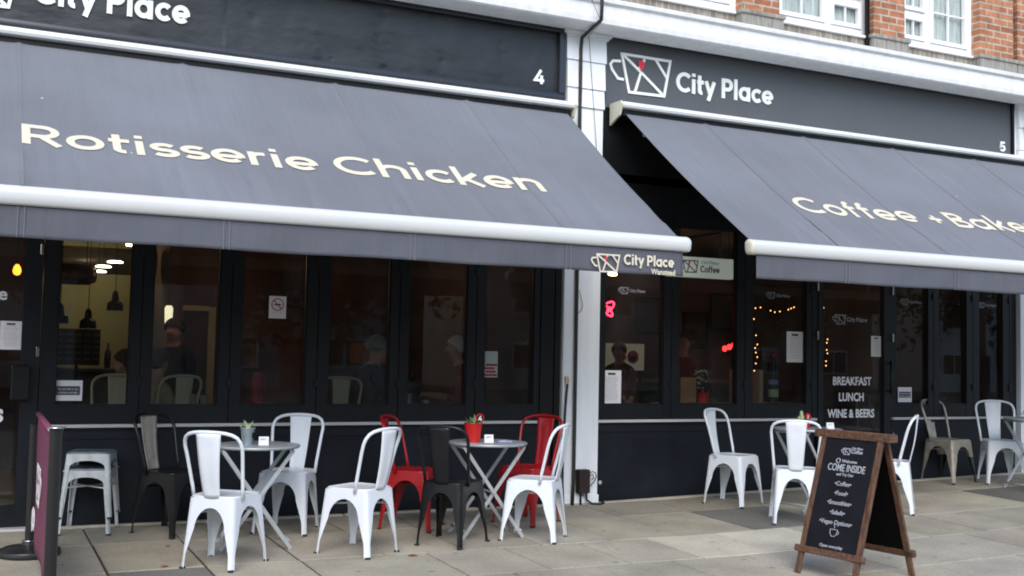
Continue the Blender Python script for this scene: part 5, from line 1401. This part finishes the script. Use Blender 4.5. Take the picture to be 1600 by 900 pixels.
for k, (x, z) in enumerate(((3.9, 1.95), (4.75, 1.75), (5.25, 2.05))):
    pic('wall_picture', ['dark framed picture on the back wall behind the lettered door', 'dark framed picture right of the lettered door', 'dark framed picture nearest the right wall of the shop'][k], 'picture', x-.2, x+.2, z-.25, z+.25, 5.18, K['wall_brown2'], K['black'])
pic('wall_picture', 'small white picture on the back wall seen through the lettered door', 'picture', 4.30, 4.52, 1.30, 1.50, 3.0, mat('dim_white', (.30, .26, .26), .8, noise=(12, .4)))
MB().box((4.40, 2.985, .02), (4.42, 3.0, 1.299)).build('stand', K['black'], [c for c in bpy.data.objects if c.get('label') == 'small white picture on the back wall seen through the lettered door'][0])
# neon
nn = MB(); pts = []
for k in range(40):
    a = k/39*2*PI; pts.append((.60+.045*math.sin(2*a)+.012*math.sin(a), .80, 1.815+.068*math.cos(a)+.01*math.sin(3*a)))
nn.tube(pts, .0085, 8, closed=True); nn.tube([(.575, .805, 1.80), (.60, .80, 1.835), (.63, .80, 1.82)], .008, 8)
nt2 = thing('neon_sign', 'glowing red neon squiggle in the first pane of the right shop', 'neon sign'); nn.build('tube', K['neon'], nt2, True)
MB().tube([(.6, .80, 1.885), (.6, .80, 2.895)], .003, 6).build('cord', K['black'], nt2)
ld = thing('led_sign', 'three red glowing dots in the second pane of the right shop', 'lights'); 
for k, (x, z) in enumerate(((2.56, 1.45), (2.625, 1.47), (2.69, 1.495))):
    MB().lathe([(0, -.035), (.022, -.025), (.028, 0), (.022, .025), (0, .035)], 12, T=Matrix.Translation((x, 1.5, z))).build('bulb', K['led'], ld, True)
MB().tube([(2.5, 1.53, 1.42), (2.75, 1.53, 1.50)], .008, 6).tube([(2.625, 1.53, 1.46), (2.625, 1.53, 2.895)], .004, 6).build('bracket', K['black'], ld)
# fairy lights around the door
fl2 = thing('fairy_lights', 'string of amber fairy lights around the doorway of the right shop', 'fairy lights')
path = [(2.58, 1.18), (2.62, 1.35), (2.60, 1.49), (2.60, 1.62), (2.57, 1.78), (2.59, 1.91), (2.7, 1.92), (2.80, 1.88), (2.91, 1.87), (3.06, 1.91), (3.13, 1.93), (3.30, 1.90), (3.58, 1.95), (3.62, 1.9), (3.61, 1.58), (3.62, 1.47), (3.60, 1.25)]
MB().tube([(x, 1.0, z) for x, z in path], .003, 5).tube([(3.2, 1.0, 1.915), (3.2, 1.0, 2.895)], .002, 4).build('cord', K['black'], fl2)
rr = random.Random(11)
bl = [(2.59, 1.90), (2.57, 1.78), (2.60, 1.60), (2.62, 1.50), (2.59, 1.46), (2.60, 1.41), (2.62, 1.36), (2.60, 1.29), (2.58, 1.21), (2.66, 1.91), (2.80, 1.88), (2.86, 1.865), (2.93, 1.875), (3.05, 1.90), (3.09, 1.915), (3.13, 1.93), (3.30, 1.90), (3.56, 1.94), (3.62, 1.58), (3.61, 1.54), (3.61, 1.46), (3.62, 1.42), (3.60, 1.33), (3.60, 1.28)]
for x, z in bl: MB().lathe([(0, -.009), (.0062, -.003), (.0062, .003), (0, .009)], 8, T=Matrix.Translation((x, .99, z))).build('bulb', K['fairy'], fl2, True)
# small downlights peeping out under the valances
for x, z, l in ((1.96, 2.34, 'small warm spotlight below the valance beside the mug logo'), (-3.76, 2.36, 'tiny warm spotlight at the top of the leftmost window')):
    t = thing('spot_lamp', l, 'lamp', (x, 3.0, z)); MB().lathe([(0, 0), (.05, 0), (.055, .02), (.03, .09), (0, .09)], 16).build('lamp_head', K['warm_lamp'] if x > 0 else K['warm_lamp'], t, True); MB().tube([(0, 0, .09), (0, 0, 2.895-z)], .006, 6).build('cord', K['black'], t)
# items in the right window
thg(MB().box((1.14, .30, .889), (1.32, .33, 1.145), bev=.01).build('serving_board', mat('plain_board', (.22, .12, .06), .6, noise=(8, .2))), 'upright brown serving board in the right shop window', 'board')
bq = thing('flower_bouquet', 'pale bouquet in a red pot behind the second right window pane', 'flowers', (1.46, .38, .888))
MB().lathe([(0, 0), (.05, 0), (.065, .10), (.06, .10), (0, .09)], 20).build('pot', K['red_gloss'], bq, True, auto=.6); rr = random.Random(21); mb = MB()
for k in range(150):
    c = Vector((rr.gauss(-.02, .045), rr.gauss(0, .04), .11+rr.random()*.22)); s_ = .016
    a = Vector((rr.gauss(0, 1), rr.gauss(0, 1), rr.gauss(0, 1))).normalized(); b = a.orthogonal().normalized()
    mb.add([c-a*s_, c+b*s_, c+a*s_, c-b*s_], [(0, 1, 2, 3)], rr.choice([0, 0, 1]))
mb.build('blossoms', [mat('dim_petal', (.30, .32, .30), .8), K['leaf_dark']], bq, fix=False)
bt = thing('drinks_bottle', 'tall dark bottle with green and white labels beside the lettered door', 'bottle', (2.33, .36, .889))
MB().lathe([(0, 0), (.05, 0), (.052, .26), (.045, .32), (.02, .38), (.02, .46), (0, .46)], 20).build('bottle_body', K['counter'], bt, True, auto=.7)
MB().lathe([(.053, .06), (.0535, .14)], 20).build('bottle_label', K['leaf_pale'], bt); MB().lathe([(.0535, .19), (.0535, .24)], 20).build('bottle_label', mat('lilac_label', (.2, .22, .4), .6), bt); MB().lathe([(0, .46), (.028, .46), (.03, .52), (0, .525)], 14).build('cap', mat('magenta_cap', (.3, .03, .12), .5), bt, True)
thg(MB().box((2.70, 1.05, .02), (2.75, 1.6, 1.22)).build('screen_panel', K['cream_wood']), 'upright pale board edge behind the third pane of the right shop', 'panel')
# items in the left window
it = thing('window_table', 'dark indoor table just behind the left windows', 'table')
MB().box((-3.60, .35, .83), (-3.0, .95, .86)).build('table_top', K['worktop'], it); MB().box((-3.33, .62, .02), (-3.27, .68, .829)).build('leg', K['black'], it)
it2 = thing('window_table', 'dark indoor table between the suited man and the woman', 'table')
MB().box((-1.72, .35, .83), (-1.05, .95, .86)).build('table_top', K['worktop'], it2); MB().box((-1.40, .62, .02), (-1.34, .68, .829)).build('leg', K['black'], it2)
for k, (x, y, m, r0, h, l) in enumerate(((-3.55, .42, 'paper', .030, .10, 'small clear tumbler at the window in the second pane'), (-3.46, .42, 'paper', .035, .09, 'white cup beside the tumbler in the second pane'), (-1.70, .42, 'cream_wood', .045, .11, 'cream jar on the indoor table beside a plant'), (-1.52, .42, 'paper', .04, .05, 'white cup on the table before the woman'))):
    z = .861; thg(MB().lathe([(0, 0), (r0*.8, 0), (r0, h), (r0*.9, h), (r0*.72, .01), (0, .01)], 18, T=Matrix.Translation((x, y, z))).build('cup', mat('dim_cup%d' % k, (.22, .22, .20), .6), None, True, auto=.7), l, 'cup')
bucket('potted_plant', 'dark leafy plant on the indoor table beside the white-haired woman', 'plant pot', -1.62, .60, .861, .05, .06, .10, K['counter'], 33, K['leaf_dark'], 'bush').scale = (2.0, 2.0, 2.0)
# red extinguisher-like stand
rx = thing('fire_extinguisher', 'red cylinder standing up in the third window pane', 'extinguisher', (-2.875, 1.05, .70))
MB().lathe([(0, 0), (.055, 0), (.058, .02), (.062, .34), (.05, .40), (.02, .43), (0, .43)], 20).build('cylinder', mat('dim_red', (.35, .008, .008), .5), rx, True, auto=.8); MB().box((-.06, -.06, -.68), (.06, .06, -.001)).build('stand', K['counter'], rx)
# indoor chairs
ci = chair('white metal cafe chair indoors behind the leftmost window', K['chair_white'], group='metal chairs indoors')
kk = mat('dull_cream_chair', (.42, .38, .27), .5)
for c_ in ci.children:
    if c_.type == 'MESH' and c_.data.materials and c_.data.materials[0] == K['chair_white']: c_.data.materials[0] = kk
ci.location = (-4.12, .80, .245); ci.rotation_euler = (0, 0, 2.9)
def put_in(x, y, rz, label):
    c = copy_tree(ci); c.location = (x, y, .245); c.rotation_euler = (0, 0, rz); c['label'] = label; return c
put_in(-3.70, .72, 2.4, 'cream metal chair hoop behind the second window pane'); put_in(-2.30, .62, 2.6, 'cream metal chair indoors behind the fourth window pane')
pl = tag(MB().box((-6.0, .16, .021), (-.40, 1.75, .243)).build('raised_floor', K['floor_wood']), kind='structure')

# ------------------------------------------------------------------ people
def person(label, loc, rz, pose, top, legs_m, hairm, hair_len=.0, scale=1.0, group=None, lean=0, female=False):
    """one skinned body mesh with clothes by region; hair is a child"""
    t = thing('person', label, 'person', loc, rz, group)
    if pose == 'sit':
        J = dict(pel=(0, 0, .56), bel=(0, -.01, .70), che=(0, -.015, .92), nb=(0, 0, 1.10), nk=(0, .02, 1.17), jaw=(0, .05, 1.235), hd=(0, .045, 1.305), cr=(0, .03, 1.375),
                 sl=(-.165, -.01, 1.06), el=(-.215, .06, .82), wl=(-.13, .30, .84), pl=(-.115, .375, .85), sr=(.165, -.01, 1.06), er=(.215, .06, .82), wr=(.13, .30, .84), pr=(.115, .375, .85),
                 hl=(-.09, .04, .53), kl=(-.11, .44, .52), al=(-.11, .43, .12), tl=(-.11, .57, .05), hr=(.09, .04, .53), kr=(.11, .44, .52), ar=(.11, .43, .12), tr=(.11, .57, .05))
    else:
        J = dict(pel=(0, 0, .95), bel=(0, 0, 1.08), che=(0, -.01, 1.28), nb=(0, -.005, 1.45), nk=(0, .01, 1.52), jaw=(0, .035, 1.575), hd=(0, .03, 1.645), cr=(0, .015, 1.715),
                 sl=(-.175, -.01, 1.41), el=(-.225, 0, 1.13), wl=(-.20, .16, .96), pl=(-.185, .21, .90), sr=(.175, -.01, 1.41), er=(.235, -.02, 1.13), wr=(.20, .18, 1.02), pr=(.18, .25, .99),
                 hl=(-.09, 0, .90), kl=(-.10, .03, .50), al=(-.10, -.01, .09), tl=(-.11, .13, .04), hr=(.09, 0, .90), kr=(.10, .05, .50), ar=(.11, .02, .09), tr=(.12, .16, .04))
    if lean:
        for k_, v in J.items():
            if v[2] > J['pel'][2]+.05:
                dz = v[2]-J['pel'][2]; J[k_] = (v[0], v[1]+math.sin(lean)*dz, J['pel'][2]+dz*math.cos(lean))
    Rr = dict(pel=.135, bel=.12, che=.14, nb=.075, nk=.052, jaw=.062, hd=.088, cr=.058, sl=.062, el=.045, wl=.030, pl=.030, sr=.062, er=.045, wr=.030, pr=.030, hl=.088, kl=.062, al=.042, tl=.036, hr=.088, kr=.062, ar=.042, tr=.036)
    names = list(J); idx = {n: i for i, n in enumerate(names)}
    V = [J[n] for n in names]; Rd = [Rr[n] for n in names]; reg = []
    def region(n):
        if n in ('jaw', 'hd', 'cr', 'nk'): return 0
        if n in ('wl', 'pl', 'wr', 'pr'): return 0
        if n in ('hl', 'hr', 'kl', 'kr', 'al', 'ar', 'pel'): return 2
        if n in ('tl', 'tr'): return 3
        return 1
    reg = [region(n) for n in names]
    E = [('pel', 'bel'), ('bel', 'che'), ('che', 'nb'), ('nb', 'nk'), ('nk', 'jaw'), ('jaw', 'hd'), ('hd', 'cr'), ('nb', 'sl'), ('sl', 'el'), ('el', 'wl'), ('wl', 'pl'), ('nb', 'sr'), ('sr', 'er'), ('er', 'wr'), ('wr', 'pr'), ('pel', 'hl'), ('hl', 'kl'), ('kl', 'al'), ('al', 'tl'), ('pel', 'hr'), ('hr', 'kr'), ('kr', 'ar'), ('ar', 'tr')]
    E = [(idx[a], idx[b]) for a, b in E]
    def addv(p, r, parent, rg):
        V.append(tuple(p)); Rd.append(r); reg.append(rg); E.append((parent, len(V)-1)); return len(V)-1
    # nose and ears
    h = Vector(J['hd']); addv(h+Vector((0, .108, -.012)), .013, idx['hd'], 0)
    for s_ in (-1, 1): addv(h+Vector((s_*.090, -.005, -.01)), .014, idx['hd'], 0)
    # fingers: four unequal, bent, and a thumb from the side of the palm
    for side in ('l', 'r'):
        p = Vector(J['p'+side]); w_ = Vector(J['w'+side]); d_ = (p-w_).normalized(); s_ = d_.cross(Vector((0, 0, 1))).normalized(); dn = Vector((0, 0, -1))
        for k, L in enumerate((.062, .072, .068, .052)):
            off = s_*(.030-.020*k)
            a_ = addv(p+off+d_*.028, .0092, idx['p'+side], 0); b_ = addv(V[a_] and Vector(V[a_])+d_*L*.5+dn*.010, .0085, a_, 0); addv(Vector(V[b_])+d_*L*.35+dn*.022, .0075, b_, 0)
        sg = -1 if side == 'l' else 1
        a_ = addv(p-d_*.015-s_*.036*(1)*(1 if sg > 0 else -1), .011, idx['p'+side], 0); addv(Vector(V[a_])+d_*.035-s_*.012*(1 if sg > 0 else -1), .009, a_, 0)
    me = bpy.data.meshes.new('skeleton'); me.from_pydata(V, E, []); o = link('skeleton', me)
    md = o.modifiers.new('skin', 'SKIN'); md.use_smooth_shade = True
    if not me.skin_vertices: me.skin_vertices.new() if hasattr(me.skin_vertices, 'new') else None
    sv = me.skin_vertices[0].data
    for i, r in enumerate(Rd):
        k = 1.0
        sv[i].radius = (r, r)
    for n in ('pel', 'bel', 'che'): sv[idx[n]].radius = (Rr[n]*1.12, Rr[n]*.82)
    sv[0].use_root = True
    ss = o.modifiers.new('sub', 'SUBSURF'); ss.levels = 2; ss.render_levels = 2
    bpy.context.view_layer.update(); dg = bpy.context.evaluated_depsgraph_get()
    body = bpy.data.meshes.new_from_object(o.evaluated_get(dg)); bpy.data.objects.remove(o)
    body.materials.clear()
    for m in (K['skin'], top, legs_m, K['rubber']): body.materials.append(m)
    segs = [(Vector(V[a]), Vector(V[b]), reg[b], reg[a]) for a, b in E]
    for p in body.polygons:
        c = p.center; best = None
        for a_, b_, rb, ra in segs:
            ab_ = b_-a_; u = max(0, min(1, (c-a_).dot(ab_)/max(1e-9, ab_.length_squared))); dd = (c-(a_+ab_*u)).length
            if best is None or dd < best[0]: best = (dd, rb if u > .55 else ra)
        p.material_index = best[1]; p.use_smooth = True
    body.name = 'body'
    link('body', body, t)
    # hair cap
    mb = MB(); hc = Vector(J['hd'])+Vector((0, -.015, .028)); n1, n2 = 12, 20; vs = []; fs = []
    for j in range(n1+1):
        th = PI*.62*j/n1
        for i in range(n2):
            ph = 2*PI*i/n2; front = max(0, math.sin(ph)); tt = th*(1-.38*front)
            if front < .3: tt = th*(1+hair_len)
            r = .104+.004*math.sin(i*5+j*3)
            vs.append((hc.x+r*.92*math.sin(tt)*math.cos(ph), hc.y+r*1.04*math.sin(tt)*math.sin(ph), hc.z+r*math.cos(tt)))
    for j in range(n1):
        for i in range(n2): l = (i+1) % n2; fs.append((j*n2+i, (j+1)*n2+i, (j+1)*n2+l, j*n2+l))
    ho = MB().add(vs, fs).build('hair', hairm, t, True); md = ho.modifiers.new('thick', 'SOLIDIFY'); md.thickness = .012; md.offset = -1
    return t
person('man in a dark suit jacket and pale collar seated behind the fourth pane', (-1.90, .98, .06), -1.25, 'sit', K['suit'], K['dark_trouser'], K['grey_hair'], lean=.12, scale=1)
person('white-haired woman in a dark red jumper seated in the fifth pane', (-.80, 1.15, .08), 1.35, 'sit', K['red_wool'], K['dark_trouser'], K['white_hair'], hair_len=.15, lean=.10)
person('person in a beige jumper seated low behind the leftmost window', (-3.95, 1.25, -.12), 1.2, 'sit', K['beige_wool'], K['dark_trouser'], K['brown_hair'], hair_len=.3)
person('person in a beige top and rust scarf seated in the second pane', (-3.74, 1.25, -.10), -1.0, 'sit', K['beige_wool'], K['dark_trouser'], K['brown_hair'], hair_len=.3)
person('standing waiter in black at the back of the second pane', (-3.26, 3.2, -.14), 2.4, 'stand', K['suit'], K['dark_trouser'], K['brown_hair'])
person('figure in dark red added before the food poster, for a window reflection', (1.83, 2.6, -.06), 2.3, 'stand', K['red_wool'], K['dark_trouser'], K['brown_hair']).scale = (.86, .86, .88)  # figure added indoors in place of someone mirrored in the glass
person('dark red figure added behind the bouquet in place of hanging cloth', (2.25, 1.9, -.14), 2.7, 'stand', K['red_wool'], K['dark_trouser'], K['brown_hair'])  # standing figure added in place of dark red hanging cloth
st_chairs = []
for k, (x, y, l) in enumerate(((-1.90, .98, 'dark indoor stool under the suited man'), (-.80, 1.15, 'dark indoor stool under the white-haired woman'), (-3.95, 1.25, 'dark indoor stool under the person behind the leftmost window'), (-3.74, 1.25, 'dark indoor stool under the person in the second pane'))):
    zt = {0: .49, 1: .51, 2: .33, 3: .34}[k]
    t = thing('bar_stool', l, 'stool', (x, y, .243), 0, 'dark indoor stools'); MB().lathe([(0, zt-.243-.04), (.12, zt-.243-.04), (.125, zt-.243-.01), (0, zt-.243)], 18).build('seat', K['counter'], t, True, auto=.6)
    mb = MB()
    for a in range(4): mb.tube([(.08*math.cos(a*PI/2+.4), .08*math.sin(a*PI/2+.4), zt-.243-.03), (.13*math.cos(a*PI/2+.4), .13*math.sin(a*PI/2+.4), 0)], .010, 6)
    mb.build('leg_frame', K['black'], t)
